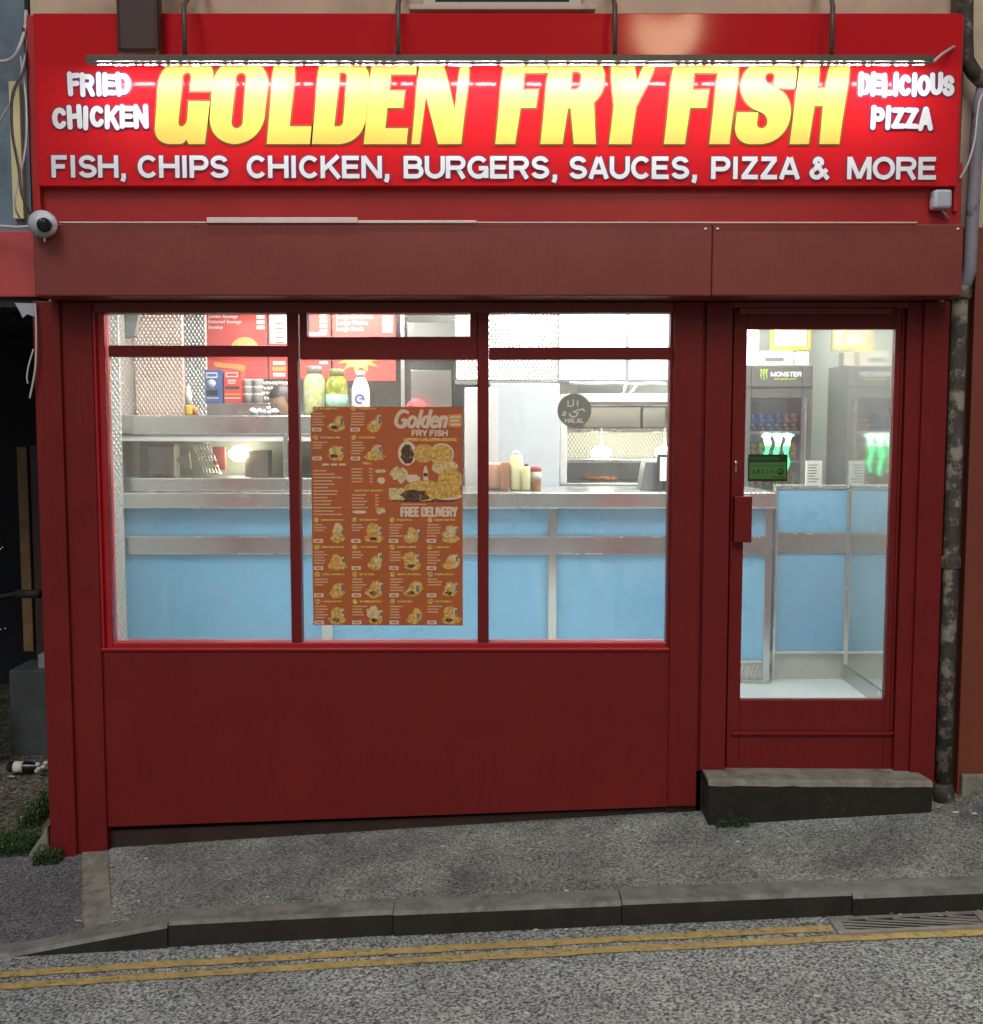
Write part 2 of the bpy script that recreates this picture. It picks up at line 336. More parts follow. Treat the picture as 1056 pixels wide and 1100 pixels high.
M['kerb'] = mat('kerb concrete', (.21, .215, .19), .85, var=.3, vs=10, bump=.5, bs=80, col2=(.11, .11, .095), cs=8, cr=(.5, .68))
M['kerbshade'] = mat('kerb face with painted shade', (.024, .02, .016), .9, var=.4, vs=9, bump=.6, bs=60, col2=(.15, .12, .09), cs=7, cr=(.66, .76))  # kerb front darkened: shade under overhead light put into its colour
M['road'] = asphalt('chipped road surface', (.05, .055, .053), (.56, .60, .565), 90, .37, .67, patch=.24, bump=.7)
M['pave'] = asphalt('asphalt pavement', (.06, .064, .058), (.43, .465, .425), 95, .34, .74, patch=.5, bump=.5)
M['drive'] = asphalt('dark bluish asphalt', (.05, .05, .053), (.27, .27, .28), 95, .36, .74, patch=.25, bump=.5)
M['dirt_or_haze'] = asphalt('gritty alley ground', (.045, .042, .03), (.24, .22, .17), 45, .4, .72, patch=.5, bump=.7)
M['line'] = mat('worn yellow road paint', (.52, .38, .13), .7, var=.25, vs=14, bump=.6, bs=70, col2=(.16, .155, .13), cs=42, cr=(.53, .63))
M['iron'] = mat('worn cast iron', (.30, .29, .26), .6, .1, var=.25, vs=20, bump=.4, bs=80)
M['dark'] = mat('black sheet for slot shade', (.01, .01, .01), .9, var=0)
M['pipe'] = mat('flaking grey pipe paint', (.05, .042, .033), .75, var=.4, vs=14, bump=.6, bs=50, col2=(.24, .22, .18), cs=10, cr=(.5, .58))
M['pipepale'] = mat('pale violet pipe paint', (.27, .27, .33), .6, var=.15, col2=(.1, .09, .09), cs=6, cr=(.58, .64))
M['neigh'] = mat('red brown neighbour paint', (.19, .043, .022), .5, var=.12, vs=3, bump=.1)
M['neighred'] = mat('dusty red fascia', (.50, .07, .07), .5, var=.12, vs=3, col2=(.22, .07, .07), cs=2.5, cr=(.5, .7))
M['cable'] = mat('grey white cable', (.6, .58, .58), .5, var=.1)
M['cabledark'] = mat('dark cable', (.05, .04, .045), .5, var=.1)
M['camwhite'] = mat('pale grey camera shell', (.50, .53, .58), .3, var=.05)
M['lens'] = mat('black dome glass', (.01, .012, .018), .06, var=0)
M['greybox'] = mat('blue grey plastic box', (.42, .46, .52), .4, var=.05)
M['wood'] = mat('brown timber', (.22, .13, .06), .6, var=.3, vs=8)
M['block'] = mat('grey green concrete block', (.055, .07, .07), .85, var=.25, vs=8, bump=.4)
M['chrome'] = mat('chrome', (.8, .8, .8), .08, 1, var=0)
M['rubber'] = mat('black rubber', (.012, .012, .012), .7, var=.1)
M['leaf'] = mat('weed leaf', (.05, .13, .025), .6, var=.4, vs=30, transl=.25)
M['leaf2'] = mat('dull weed leaf', (.035, .07, .025), .6, var=.4, vs=30, transl=.2)
M['litter'] = mat('pale litter', (.62, .58, .55), .8, var=.2, vs=30)
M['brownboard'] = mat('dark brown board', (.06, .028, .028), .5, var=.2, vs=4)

# ------------------------------------------------------------------ lettering
def arc(cx, cy, rx, ry, a0, a1, n=14):
    return [(cx + rx * math.cos(R(a0 + (a1 - a0) * i / n)), cy + ry * math.sin(R(a0 + (a1 - a0) * i / n))) for i in range(n + 1)]
GLY = {  # cap height 1, centre-line strokes inset by half a stroke (.095); (advance, strokes)
 'F': (.80, [[(.095, 0), (.095, 1)], [(.095, .905), (.76, .905)], [(.095, .5), (.66, .5)]]),
 'I': (.38, [[(.19, 0), (.19, 1)]]),
 'H': (.98, [[(.095, 0), (.095, 1)], [(.885, 0), (.885, 1)], [(.095, .53), (.885, .53)]]),
 'S': (.93, [arc(.465, .70, .31, .205, 10, 270, 18) + arc(.465, .295, .34, .2, 90, -170, 18)[1:]]),
 'C': (1.0, [arc(.52, .5, .40, .41, 40, 320, 26)]),
 'O': (1.06, [arc(.53, .5, .43, .41, 0, 360, 36)]),
 'G': (1.06, [arc(.53, .5, .43, .41, 40, 330, 28) + [(.93, .12)], [(.93, .02), (.93, .46)], [(.56, .46), (1.02, .46)]]),
 'P': (.90, [[(.095, 0), (.095, 1)], [(.095, .905), (.5, .905)] + arc(.55, .675, .26, .23, 90, -90, 12) + [(.095, .445)]]),
 'R': (1.0, [[(.095, 0), (.095, 1)], [(.095, .905), (.55, .905)] + arc(.6, .69, .26, .215, 90, -90, 12) + [(.095, .475)], [(.56, .475), (.88, 0)]]),
 'B': (.98, [[(.095, 0), (.095, 1)], [(.095, .905), (.5, .905)] + arc(.55, .715, .24, .19, 90, -90, 10) + [(.095, .525)], [(.095, .526), (.55, .526)] + arc(.6, .31, .27, .215, 90, -90, 10) + [(.095, .095)]]),
 'K': (.98, [[(.095, 0), (.095, 1)], [(.86, 1), (.11, .36)], [(.40, .58), (.90, 0)]]),
 'E': (.88, [[(.095, 0), (.095, 1)], [(.095, .905), (.82, .905)], [(.095, .515), (.76, .515)], [(.095, .095), (.84, .095)]]),
 'N': (.98, [[(.095, 0), (.095, 1)], [(.885, 0), (.885, 1)], [(.11, .97), (.87, .03)]]),
 'U': (.98, [[(.095, 1), (.095, .42)] + arc(.49, .42, .395, .33, 180, 360, 18) + [(.885, 1)]]),
 'A': (1.0, [[(.09, 0), (.47, .97)], [(.91, 0), (.53, .97)], [(.2, .3), (.8, .3)]]),
 'Z': (.86, [[(.06, .905), (.80, .905)], [(.74, .90), (.12, .1)], [(.04, .095), (.83, .095)]]),
 'M': (1.14, [[(.095, 0), (.095, 1)], [(1.045, 0), (1.045, 1)], [(.12, .97), (.57, .05)], [(1.02, .97), (.57, .05)]]),
 'D': (.98, [[(.095, 0), (.095, 1)], [(.095, .905), (.42, .905)] + arc(.46, .5, .42, .405, 90, -90, 16) + [(.095, .095)]]),
 'L': (.80, [[(.095, 0), (.095, 1)], [(.095, .095), (.76, .095)]]),
 'T': (.86, [[(.43, 0), (.43, 1)], [(.02, .905), (.84, .905)]]),
 'Y': (.94, [[(.47, 0), (.47, .45)], [(.47, .42), (.08, 1)], [(.47, .42), (.86, 1)]]),
 'V': (.94, [[(.08, 1), (.47, .04)], [(.86, 1), (.47, .04)]]),
 '&': (1.0, [[(.93, .02), (.31, .70)], arc(.44, .76, .165, .15, 205, -40, 12), [(.56, .66), (.22, .42)], arc(.36, .27, .24, .185, 130, 310, 12), [(.51, .13), (.86, .44)]]),
 ',': (.38, [[(.20, .19), (.20, 0), (.13, -.17)]]),
 ' ': (.38, []),
}
def ribbon(mb, pts, wd, Y, m, closed=False, cap='butt'):
    """flat stroke in the (x,z) plane at depth Y"""
    P = [Vector(p) for p in pts]; n = len(P); h = wd / 2; Lf = []; Rt = []
    for i in range(n):
        a = P[i - 1] if (i > 0 or closed) else None; b = P[(i + 1) % n] if (i < n - 1 or closed) else None
        d0 = (P[i] - a).normalized() if a is not None and (P[i] - a).length > 1e-9 else None
        d1 = (b - P[i]).normalized() if b is not None and (b - P[i]).length > 1e-9 else None
        if d0 is None: d0 = d1
        if d1 is None: d1 = d0
        t = (d0 + d1)
        t = t.normalized() if t.length > 1e-6 else d0
        nrm = Vector((-t.y, t.x)); c = max(.45, nrm.dot(Vector((-d0.y, d0.x))))
        Lf.append(P[i] + nrm * h / c); Rt.append(P[i] - nrm * h / c)
    if closed: Lf.append(Lf[0]); Rt.append(Rt[0])
    vs = []; fs = []
    for l, r in zip(Lf, Rt): vs += [(l.x, Y, l.y), (r.x, Y, r.y)]
    for i in range(len(Lf) - 1): fs.append((2 * i, 2 * i + 1, 2 * i + 3, 2 * i + 2))
    mb.raw(vs, fs, m)
    if cap == 'round' and not closed:
        for e in (0, n - 1):
            mb.raw([(P[e].x + h * math.cos(q * math.pi / 6), Y - .0001, P[e].y + h * math.sin(q * math.pi / 6)) for q in range(12)], [tuple(range(12))], m)
def word(mb, s, x0, x1, z0, z1, Y, m, wd=.19, cap='butt', jit=0, slope=0, order=1, gap=.07):
    """stroke-font word fitted to a rectangle of the plane Y"""
    tot = 0
    for ch in s: tot += GLY[ch][0] + gap
    tot -= gap; sx = (x1 - x0) / tot; sz = z1 - z0; x = 0; k = 0
    for ch in s:
        adv, st = GLY[ch]; dz = random.uniform(-jit, jit) * sz; rt = random.uniform(-jit, jit) * 1.2
        for q in st:
            pts = []
            for a, b in q:
                aa = a - adv / 2; bb = b - .5
                a2 = aa * math.cos(rt) - bb * math.sin(rt) + adv / 2; b2 = aa * math.sin(rt) + bb * math.cos(rt) + .5
                px = x0 + (x + a2) * sx; pts.append((px, z0 + b2 * sz + dz + slope * (px - x0)))
            if ch == 'O': ribbon(mb, pts[:-1], wd * sz, Y - .0003 * (k % 6) * order, m, closed=True)
            else: ribbon(mb, pts, wd * sz, Y - .0003 * (k % 6) * order, m, cap=cap)
            k += 1
        x += adv + gap
_tx = {}
def ftext(mb, s, x0, x1, z0, z1, Y, m, shear=0, keep=False):
    """plain built-in lettering fitted to a rectangle"""
    key = (s, shear)
    if key not in _tx:
        cu = bpy.data.curves.new('lettering', 'FONT'); cu.body = s; cu.shear = shear; cu.offset = .012
        ob = bpy.data.objects.new('lettering', cu); C.objects.link(ob)
        dg = bpy.context.evaluated_depsgraph_get(); me = bpy.data.meshes.new_from_object(ob.evaluated_get(dg))
        _tx[key] = ([tuple(v.co) for v in me.vertices], [tuple(p.vertices) for p in me.polygons])
        bpy.data.objects.remove(ob); bpy.data.curves.remove(cu); bpy.data.meshes.remove(me)
    vs, fs = _tx[key]
    if not vs: return
    a0 = min(v[0] for v in vs); a1 = max(v[0] for v in vs); b0 = min(v[1] for v in vs); b1 = max(v[1] for v in vs)
    mb.raw([(x0 + (v[0] - a0) / (a1 - a0) * (x1 - x0), Y, z0 + (v[1] - b0) / (b1 - b0) * (z1 - z0)) for v in vs], fs, m)
def rounded(pts, n=7):
    """polygon whose third value is a corner radius"""
    out = []; L = len(pts)
    for i, p in enumerate(pts):
        r = p[2] if len(p) > 2 else 0; P = Vector(p[:2])
        if not r: out.append(tuple(P)); continue
        a = Vector(pts[i - 1][:2]); b = Vector(pts[(i + 1) % L][:2]); da = (a - P); db = (b - P)
        q = min(r, da.length * .5, db.length * .5); A = P + da.normalized() * q; B = P + db.normalized() * q
        for k in range(n + 1):
            t = k / n; out.append(tuple(A * (1 - t) ** 2 + P * 2 * t * (1 - t) * .72 + (A * .5 + B * .5) * 2 * t * (1 - t) * .28 + B * t ** 2))
    return out
def poly(mb, contours, Y, m):
    flat = [p for c in contours for p in c]
    tr = tessellate_polygon([[Vector((p[0], p[1], 0)) for p in c] for c in contours])
    fs = []
    for a, b, c in tr:
        A, B, D = (Vector(flat[i]) for i in (a, b, c))
        cr = (B - A).x * (D - A).y - (B - A).y * (D - A).x
        if abs(cr) < 1e-12: continue
        fs.append((a, b, c) if cr > 0 else (a, c, b))
    mb.raw([(p[0], Y, p[1]) for p in flat], fs, m)
def ell(cx, cz, rx, rz, n=18, wob=0):
    return [(cx + rx * math.cos(2 * math.pi * i / n) * (1 + random.uniform(-wob, wob)), cz + rz * math.sin(2 * math.pi * i / n) * (1 + random.uniform(-wob, wob))) for i in range(n)]

# ------------------------------------------------------------------ ground
def zf(x): return -.028 + .0655 * x            # pavement level along the shopfront
def zk(x): return -.038 + .043 * x + (-.0045 * max(0, -x) ** 2)   # along the kerb
def zr(x): return -.131 + .048 * x - (.004 * max(0, -x) ** 2 if x > -3 else .004 * 9)
KY0, KY1 = -.85, -.72                          # front and back of the kerb stones
XS = [-30, -12, -6] + [-4 + .25 * i for i in range(33)] + [6, 12, 30]
def sheet(mb, xs, ys, fz, m):
    n = len(xs); vs = [(x, y, fz(x, y)) for y in ys for x in xs]; fs = []
    for j in range(len(ys) - 1):
        for i in range(n - 1): fs.append((j * n + i, j * n + i + 1, (j + 1) * n + i + 1, (j + 1) * n + i))
    mb.raw(vs, fs, m, True)
def zroad(x, y): return zr(x) + max(0, min(-y - .85, 3)) * .012
mb = MB(); sheet(mb, XS, [-40, -12, -8, -6] + [-5 + .25 * i for i in range(17)] + [-.8], zroad, M['road']); struct('road', mb, 'rough grey chipped road surface')
def XEf(y): return -.3633 * (5.0 + y) * 1.0065 + .0      # its left-hand bend
XE = X(92, 960, -.4)                            # the concrete strip between the two pavements
def zpave(x, y):
    t = max(0, min(1, (y - KY1) / (0.03 - KY1))); return zk(x) * (1 - t) + zf(x) * t
def drop(x):                                    # the dropped kerb on the left: how far the kerb has sunk
    xa = X(180, 1005, KY0); xb = X(12, 1027, KY0)
    return max(0, min(1, (xa - x) / (xa - xb)))
def zkt(x): return zk(x) * (1 - drop(x)) + (zr(x) + .018) * drop(x)
def zp2(x, y):
    t = max(0, min(1, (y - KY1) / (0.03 - KY1))); return (zkt(x) - .006) * (1 - t) + zf(x) * t
def sheet2(mb, cols, ys, m):
    n = len(cols); vs = [(c(y), y, zp2(c(y), y)) for y in ys for c in cols]; mb.raw(vs, [(j * n + i, j * n + i + 1, (j + 1) * n + i + 1, (j + 1) * n + i) for j in range(len(ys) - 1) for i in range(n - 1)], m, True)
cols_r = [(lambda y, k=k: XEf(y) + .055 + (-1.2 - XEf(y) - .055) * k / 10) for k in range(11)] + [(lambda y, x=x: x) for x in XS if x > -1.1]
cols_l = [(lambda y, x=x: x) for x in XS if x < -2.45] + [(lambda y, k=k: -2.45 + (XEf(y) - .055 + 2.45) * k / 14) for k in range(15)]
YP = [KY1 - .03, KY1, -.6, -.45, -.3, -.15, 0]
mb = MB(); sheet2(mb, cols_r, YP + [.12], M['pave']); struct('pavement', mb, 'grey speckled asphalt pavement before the shop')
def zal(x, y): return zp2(x, min(y, .03)) + max(0, y - .03) * (.10)
mb = MB(); sheet2(mb, cols_l, YP + [.06], M['drive']); struct('driveway', mb, 'bluish dark asphalt crossing beside the shop')
mb = MB(); sheet(mb, [-30, -12, -6, -4, -3, -2.5, -2.2, -1.6], [.06, .3, .6, .9, 1.2, 1.5, 1.8, 2.2, 3], lambda x, y: zal(x, y) + (.012 * math.sin(x * 9 + y * 7) if .1 < y < 2.9 else 0), M['dirt_or_haze']); struct('alley_ground', mb, 'gritty dirty ground of the side passage')
mb = MB(); ye = [KY1 - .05, -.55, -.4, -.2, .05]
n = len(ye); vs = []
for y in ye: vs += [(XEf(y) - .058, y, zp2(XEf(y) - .058, y) + (.008 if y > KY1 else -.02)), (XEf(y) + .058, y, zp2(XEf(y) + .058, y) + (.008 if y > KY1 else -.02))]
mb.raw(vs, [(2 * i, 2 * i + 1, 2 * i + 3, 2 * i + 2) for i in range(n - 1)], M['concrete'])
mb.raw([(v[0], v[1], v[2] - .05) for v in vs] + vs, [(2 * i, 2 * i + 2, 2 * i + 2 + 2 * n, 2 * i + 2 * n) for i in range(n - 1)] + [(2 * i + 1 + 2 * n, 2 * i + 3 + 2 * n, 2 * i + 3, 2 * i + 1) for i in range(n - 1)], M['concrete'])
struct('paving_strip', mb, 'narrow concrete edging strip crossing the pavement')
# kerb stones
mb = MB(); cuts = [X(p, y, KY0) for p, y in ((180, 1008), (422, 995), (668, 980), (915, 972))]
cuts = [cuts[0] - .92 * i for i in range(8, 0, -1)] + cuts + [cuts[-1] + .92 * i for i in range(1, 9)]
for i in range(len(cuts) - 1):
    a, b = cuts[i] + .0015, cuts[i + 1] - .0015; j = random.uniform(-.006, .006); jy = random.uniform(-.006, .006)
    if abs(a - X(915, 972, KY0)) < .05: j -= .008; jy -= .012
    segs = 20; vs = []
    for k in range(segs + 1):
        x = a + (b - a) * k / segs; zt = zkt(x) + j; zb = zr(x) - .1
        vs += [(x, KY0 + jy, zb), (x, KY0 + jy + .004, zt - .014), (x, KY0 + jy + .016, zt), (x, KY1, zt - .002), (x, KY1, zb)]
    for k in range(segs):
        for q in range(4):
            f = [(k * 5 + q, (k + 1) * 5 + q, (k + 1) * 5 + q + 1, k * 5 + q + 1)]
            mb.face([vs[t] for t in f[0]], M['kerbshade'] if q == 0 else M['kerb'])
    mb.face([vs[t] for t in (4, 3, 2, 1, 0)], M['kerbshade']); mb.face([vs[segs * 5 + t] for t in range(5)], M['kerbshade'])
struct('kerb', mb, 'worn concrete kerb stones along the road')
# double yellow lines
def ip(p, x):
    if x <= p[0][0]: return p[0][1]
    for a, b in zip(p, p[1:]):
        if x <= b[0]: return a[1] + (b[1] - a[1]) * (x - a[0]) / (b[0] - a[0])
    return p[-1][1]
def road_line(pts, wd, xa, xb):
    mb = MB(); n = int((xb - xa) / .08); vs = []
    for i in range(n + 1):
        x = xa + (xb - xa) * i / n; yc = ip(pts, x)
        e = random.uniform(-.004, .004); e2 = random.uniform(-.004, .004)
        vs += [(x, yc - wd / 2 + e, zroad(x, yc - wd / 2) + .004), (x, yc + wd / 2 + e2, zroad(x, yc + wd / 2) + .004)]
    mb.raw(vs, [(2 * i, 2 * i + 2, 2 * i + 3, 2 * i + 1) for i in range(n)], M['line']); return mb
struct('road_marking', road_line([(-4, -1.01), (-1.8, -.997), (0, -.975), (1.27, -.958)], .050, -9, 1.275), 'worn yellow line nearest the kerb')
struct('road_marking', road_line([(-4, -1.10), (-1.8, -1.092), (-.7, -1.07), (.8, -1.045), (1.8, -1.045)], .050, -9, 9), 'worn yellow line farther from the kerb')

# drain grate in the gutter
g0, g1 = X(905, 993, -.95), X(1046, 990, -.95) + .02
t = thing('drain_grate', ((g0 + g1) / 2, -.96, zroad((g0 + g1) / 2, -.96)), 'iron drain grate with slanting slots in the gutter beside the kerb', 'drain')
mb = MB(); ya, yb = -1.0, -.898
def gz(x, y, h): return (x, y, zroad(x, y) + h)
mb.face([gz(g0, ya, .004), gz(g1, ya, .004), gz(g1, yb, .004), gz(g0, yb, .004)], M['dark']); part('slot_shade', mb, t)  # flat black sheet stands for the shade below the slots
mb = MB()
def gbar(xa, y0, xb, y1, m=M['iron']):
    c = [(xa, y0), (xb, y0), (xb, y1), (xa, y1)]
    mb.raw([gz(x, y, .002) for x, y in c] + [gz(x, y, .012) for x, y in c], [(4, 5, 6, 7), (0, 1, 5, 4), (1, 2, 6, 5), (2, 3, 7, 6), (3, 0, 4, 7)], m)
gbar(g0 - .035, ya - .02, g0, yb + .01); gbar(g1, ya - .02, g1 + .035, yb + .01); gbar(g0, ya - .02, g1, ya); gbar(g0, yb, g1, yb + .01); part('grate_frame', mb, t)
mb = MB()
for k in range(-4, 6):                           # slanting bars
    xa = g0 + (g1 - g0) * k / 5.0; dx = (g1 - g0) * .8; bw = .0135
    y0, y1 = ya, yb; xa2, xb2 = xa, xa + dx
    def cl(x, yA, yB, xA, xB): return yA + (yB - yA) * (x - xA) / (xB - xA)
    xs0, xs1 = max(g0, xa2), min(g1, xb2)
    if xs1 - xs0 < .03: continue
    yl, yr_ = cl(xs0, y1, y0, xa2, xb2), cl(xs1, y1, y0, xa2, xb2)
    c = [(xs0, max(ya, yl - bw)), (xs1, max(ya, yr_ - bw)), (xs1, yr_), (xs0, yl)]
    mb.raw([gz(x, y, .002) for x, y in c] + [gz(x, y, .0062) for x, y in c], [(4, 5, 6, 7), (0, 1, 5, 4), (1, 2, 6, 5), (2, 3, 7, 6), (3, 0, 4, 7)], M['iron'])
part('grate_bar', mb, t)

# ------------------------------------------------------------------ the shop building
XL, XR = X(49, 500, 0), X(1024, 500, 0)
XLW, XRW = -2.27, 2.17                           # inner faces of the side walls at the counter
FLZ = Z(826, 0)                                  # shop floor = doorstep top
CEZ = 2.95; BY = 3.42                            # ceiling, back wall
shop = thing('takeaway_shop', (0, 0, -.03), 'red painted takeaway shopfront with large lit window and glazed door', 'shop')
# stall riser under the window
wz0 = Z(698, 0)
mb = MB(); xa, xb = X(107, 790, 0), X(719, 790, 0)
mb.prism([(xa, Z(889, 0)), (xb, Z(867, 0)), (xb, wz0 - .004), (xa, wz0 - .004)], 0, .08, M['red']); part('stall_riser', mb, shop, .004)
mb = MB(); mb.prism([(xa - .22, zf(xa - .22) - .1), (xb + .17, zf(xb) - .1), (xb + .17, Z(866, .03)), (xa - .22, Z(895, .03))], .03, .12, M['plinth']); part('plinth', mb, shop)
# pilasters
def pil(x0, x1, top, Y, bot, d=.1, m='red', name='pilaster', bev=.004):
    mb = MB(); a, b = X(x0, 600, Y), X(x1, 600, Y); mb.prism([(a, bot), (b, bot), (b, top), (a, top)], Y, Y + d, M[m]); return part(name, mb, shop, bev)
HB = Z(319, -.2)                                 # underside of the shutter box
pil(43.5, 72, HB, -.035, zf(-2) - .03, .16); pil(72.5, 106, HB, -.015, zf(-1.8) - .01, .14)
pil(721, 752, HB, -.015, Z(866, -.015), .12)
pil(755, 783, HB, .0, Z(828, 0), .12, name='door_frame'); pil(967, 984, HB, .0, Z(828, 0), .12, name='door_frame'); pil(985, 1012, HB, -.02, zf(2) + .0, .14)
mb = MB(); mb.box(X(719, 600, .02), X(760, 600, .02), .02, .1, zf(.8) - .05, Z(828, .02), M['plinth']); mb.box(X(752, 850, .05), X(985, 850, .05), .06, .14, zf(1.2) - .05, FLZ - .002, M['plinth']); part('door_sub_frame', mb, shop)
mb = MB(); mb.box(X(751, 600, .03), X(756, 600, .03), .02, .11, zf(.9), HB, M['red']); mb.box(X(983, 600, .03), X(986, 600, .03), .02, .11, zf(1.9), HB, M['red']); mb.box(X(783, 600, 0) + .0004, X(787, 600, .08), .078, .1, FLZ, HB, M['red']); mb.box(X(963, 600, .08), X(969, 600, .08), .078, .1, FLZ, HB, M['red']); part('cover_strip', mb, shop)
# board between shutter box and openings, door head
mb = MB(); mb.box(X(107, 600, .0) - .03, X(721, 600, .0) + .03, .0, .1, Z(336, 0), HB, M['header']); mb.box(X(783, 600, 0) - .03, X(967, 600, 0) + .03, .001, .1, Z(330, 0), HB, M['header']); part('head_board', mb, shop, .003)
# shutter box in two lengths
t2 = MB(); zt, zb = Z(240, -.2), Z(318, -.2)
t2.box(X(36, 280, -.2), X(765, 280, -.2) - .001, -.2, .06, zb, zt, M['header']); t2.box(X(765, 280, -.2) + .001, X(1035, 280, -.2), -.197, .06, zb + .001, zt - .002, M['header'])
sb = part('shutter_box', t2, shop, .006)
mb = MB(); zz = Z(235, -.2)
mb.box(X(64, 238, -.2), X(222, 238, -.2), -.204, -.19, zt + .001, zt + .007, M['trim']); mb.box(X(222, 238, -.2) + .002, X(384, 238, -.2), -.208, -.185, zt + .001, zt + .024, M['trim'])
mb.box(X(384, 238, -.2) + .002, X(512, 238, -.2), -.206, -.19, zt + .001, zt + .012, M['trim']); mb.box(X(512, 238, -.2) + .002, X(985, 238, -.2), -.203, -.19, zt + .001, zt + .006, M['trim'])
part('edge_trim', mb, sb, .001)
for px in (758, 771, 1029):
    mb = MB(); mb.lathe((X(px, 246, -.2), -.2, Z(246, -.2)), [(.006, -.001), (.006, .003), (.003, .005)], M['trim'], 8, 'Y'); part('screw', mb, sb)
# fascia below the sign and backing
mb = MB(); mb.box(X(36, 220, -.12), X(1033, 220, -.12), -.12, .06, zt + .001, Z(200, -.12) + .1, M['redfas']); part('fascia_board', mb, shop, .004)
# upper wall and window sill
UZ = Z(14, -.02)
mb = MB(); mb.box(XL - .02, XR - .06, .05, .3, Z(200, -.1), 6.5, M['cream'])
part('upper_wall', mb, shop)
mb = MB(); a, b = X(455, 8, 0), X(664 - 40, 8, 0)
mb.box(a - .06, b + .06, -.06, .05, Z(15, -.02) + .005, Z(8, -.02), M['sill']); fr = part('upper_window', mb, shop, .004)
mb = MB(); z1 = Z(8, -.02); mb.box(a, b, .0, .049, z1, z1 + .03, M['sill']); mb.box(a, a + .05, .0, .049, z1 + .03, z1 + 1.2, M['sill']); mb.box(b - .05, b, .0, .049, z1 + .03, z1 + 1.2, M['sill']); mb.box(a, b, .0, .049, z1 + 1.2, z1 + 1.25, M['sill']); part('window_frame', mb, fr)
mb = MB(); mb.box(a + .05, b - .05, .02, .04, z1 + .03, z1 + 1.2, M['lens']); part('window_pane', mb, fr)
# interior shell
def slab(z0, z1, m):
    q = MB(); P = [(XL + .02, .105), (XRW + .09, .105), (XRW + .09, BY + .1), (XLW - .09, BY + .1), (XLW - .09, 1.66)]; n = len(P)
    return q.raw([(x, y, z0) for x, y in P] + [(x, y, z1) for x, y in P], [tuple(range(n - 1, -1, -1)), tuple(range(n, 2 * n))] + [(i, (i + 1) % n, (i + 1) % n + n, i + n) for i in range(n)], m)
mb = slab(FLZ - .12, FLZ, M['floor']); part('shop_floor', mb, shop)
mb = slab(CEZ, CEZ + .12, M['ceiling']); part('shop_ceiling', mb, shop)
mb = MB(); mb.box(XLW - .09, XRW + .09, BY, BY + .15, FLZ, CEZ, M['wallg']); part('back_wall', mb, shop)
mb = MB(); mb.raw([(XL + .03, .1, FLZ - .3), (XLW, 1.66, FLZ - .3), (XLW, BY, FLZ - .3), (XLW - .1, BY, FLZ - .3), (XLW - .1, 1.66, FLZ - .3), (XL - .04, .1, FLZ - .3)] + [(XL + .03, .1, CEZ), (XLW, 1.66, CEZ), (XLW, BY, CEZ), (XLW - .1, BY, CEZ), (XLW - .1, 1.66, CEZ), (XL - .04, .1, CEZ)],
    [(0, 1, 7, 6), (1, 2, 8, 7), (2, 3, 9, 8), (3, 4, 10, 9), (4, 5, 11, 10), (5, 0, 6, 11), (6, 7, 8, 9, 10, 11), (5, 4, 3, 2, 1, 0)], M['quilt_side']); part('side_wall', mb, shop, label='quilted stainless side wall')
mb = MB(); mb.raw([(x, y, z) for z in (-.5, 6.5) for x, y in ((XL - .045, .1), (XLW - .105, 1.66), (XLW - .105, BY + .1), (XLW - .16, BY + .1), (XLW - .16, 1.66), (XL - .06, .1))], [(0, 1, 7, 6), (1, 2, 8, 7), (2, 3, 9, 8), (3, 4, 10, 9), (4, 5, 11, 10), (5, 0, 6, 11), (6, 7, 8, 9, 10, 11), (5, 4, 3, 2, 1, 0)], M['plinth']); part('outer_wall', mb, shop)
mb = MB(); mb.box(XRW, XRW + .1, .12, BY, FLZ, CEZ, M['mirror']); part('side_wall', mb, shop, label='mirror polished steel side wall')
mb = MB(); mb.box(XRW - .012, XRW - .001, .12, 1.75, FLZ, FLZ + .09, M['steel2']); part('skirting', mb, shop)
# inner faces of the front wall
mb = MB(); mb.box(XL, XR, .105, .12, HB - .02, CEZ, M['wallw']); mb.box(XL + .05, X(721, 600, .1), .125, .15, FLZ, wz0 - .06, M['wallw']); part('front_lining', mb, shop)

# shop window
win = MB(); Yw = .015
wl, wr = X(107, 515, Yw), X(723, 515, Yw); wzt = Z(336, Yw); wzb = wz0
win.box(wl, X(116, 515, Yw), Yw, Yw + .075, wzb, wzt, M['redlit']); win.box(X(716, 515, Yw) + .01, wr, Yw, Yw + .075, wzb, wzt, M['red'])
win.box(X(116, 515, Yw), X(716, 515, Yw) + .01, Yw, Yw + .075, wzb, Z(690, Yw), M['redlit'])
wf = part('shop_window', win, shop, .004)
mb = MB(); mb.box(wl - .006, wr - .01, -.012, .014, wzb - .003, wzb + .010, M['redlit']); mb.box(wl - .006, wl + .008, -.006, .014, wzb + .011, wzt, M['redlit']); part('window_bead', mb, wf, .002)
mb = MB(); mzb = Z(690, Yw) + .001
for p0, p1 in ((311, 322), (513, 525)):
    mb = MB(); mb.box(X(p0, 530, Yw), X(p1, 530, Yw), Yw - .006, Yw + .07, mzb, wzt, M['red']); part('mullion', mb, wf, .003)
mb = MB()
mb.box(X(116, 377, Yw) + .0, X(311, 377, Yw) - .001, Yw + .004, Yw + .06, Z(383, Yw), Z(371, Yw), M['red']); part('transom', mb, wf, .003); mb = MB()
mb.box(X(525, 377, Yw) + .001, X(722, 377, Yw), Yw + .004, Yw + .06, Z(386, Yw), Z(373, Yw), M['red']); part('transom', mb, wf, .003)
mb = MB(); x0, x1 = X(322, 360, Yw) + .001, X(513, 360, Yw) - .001
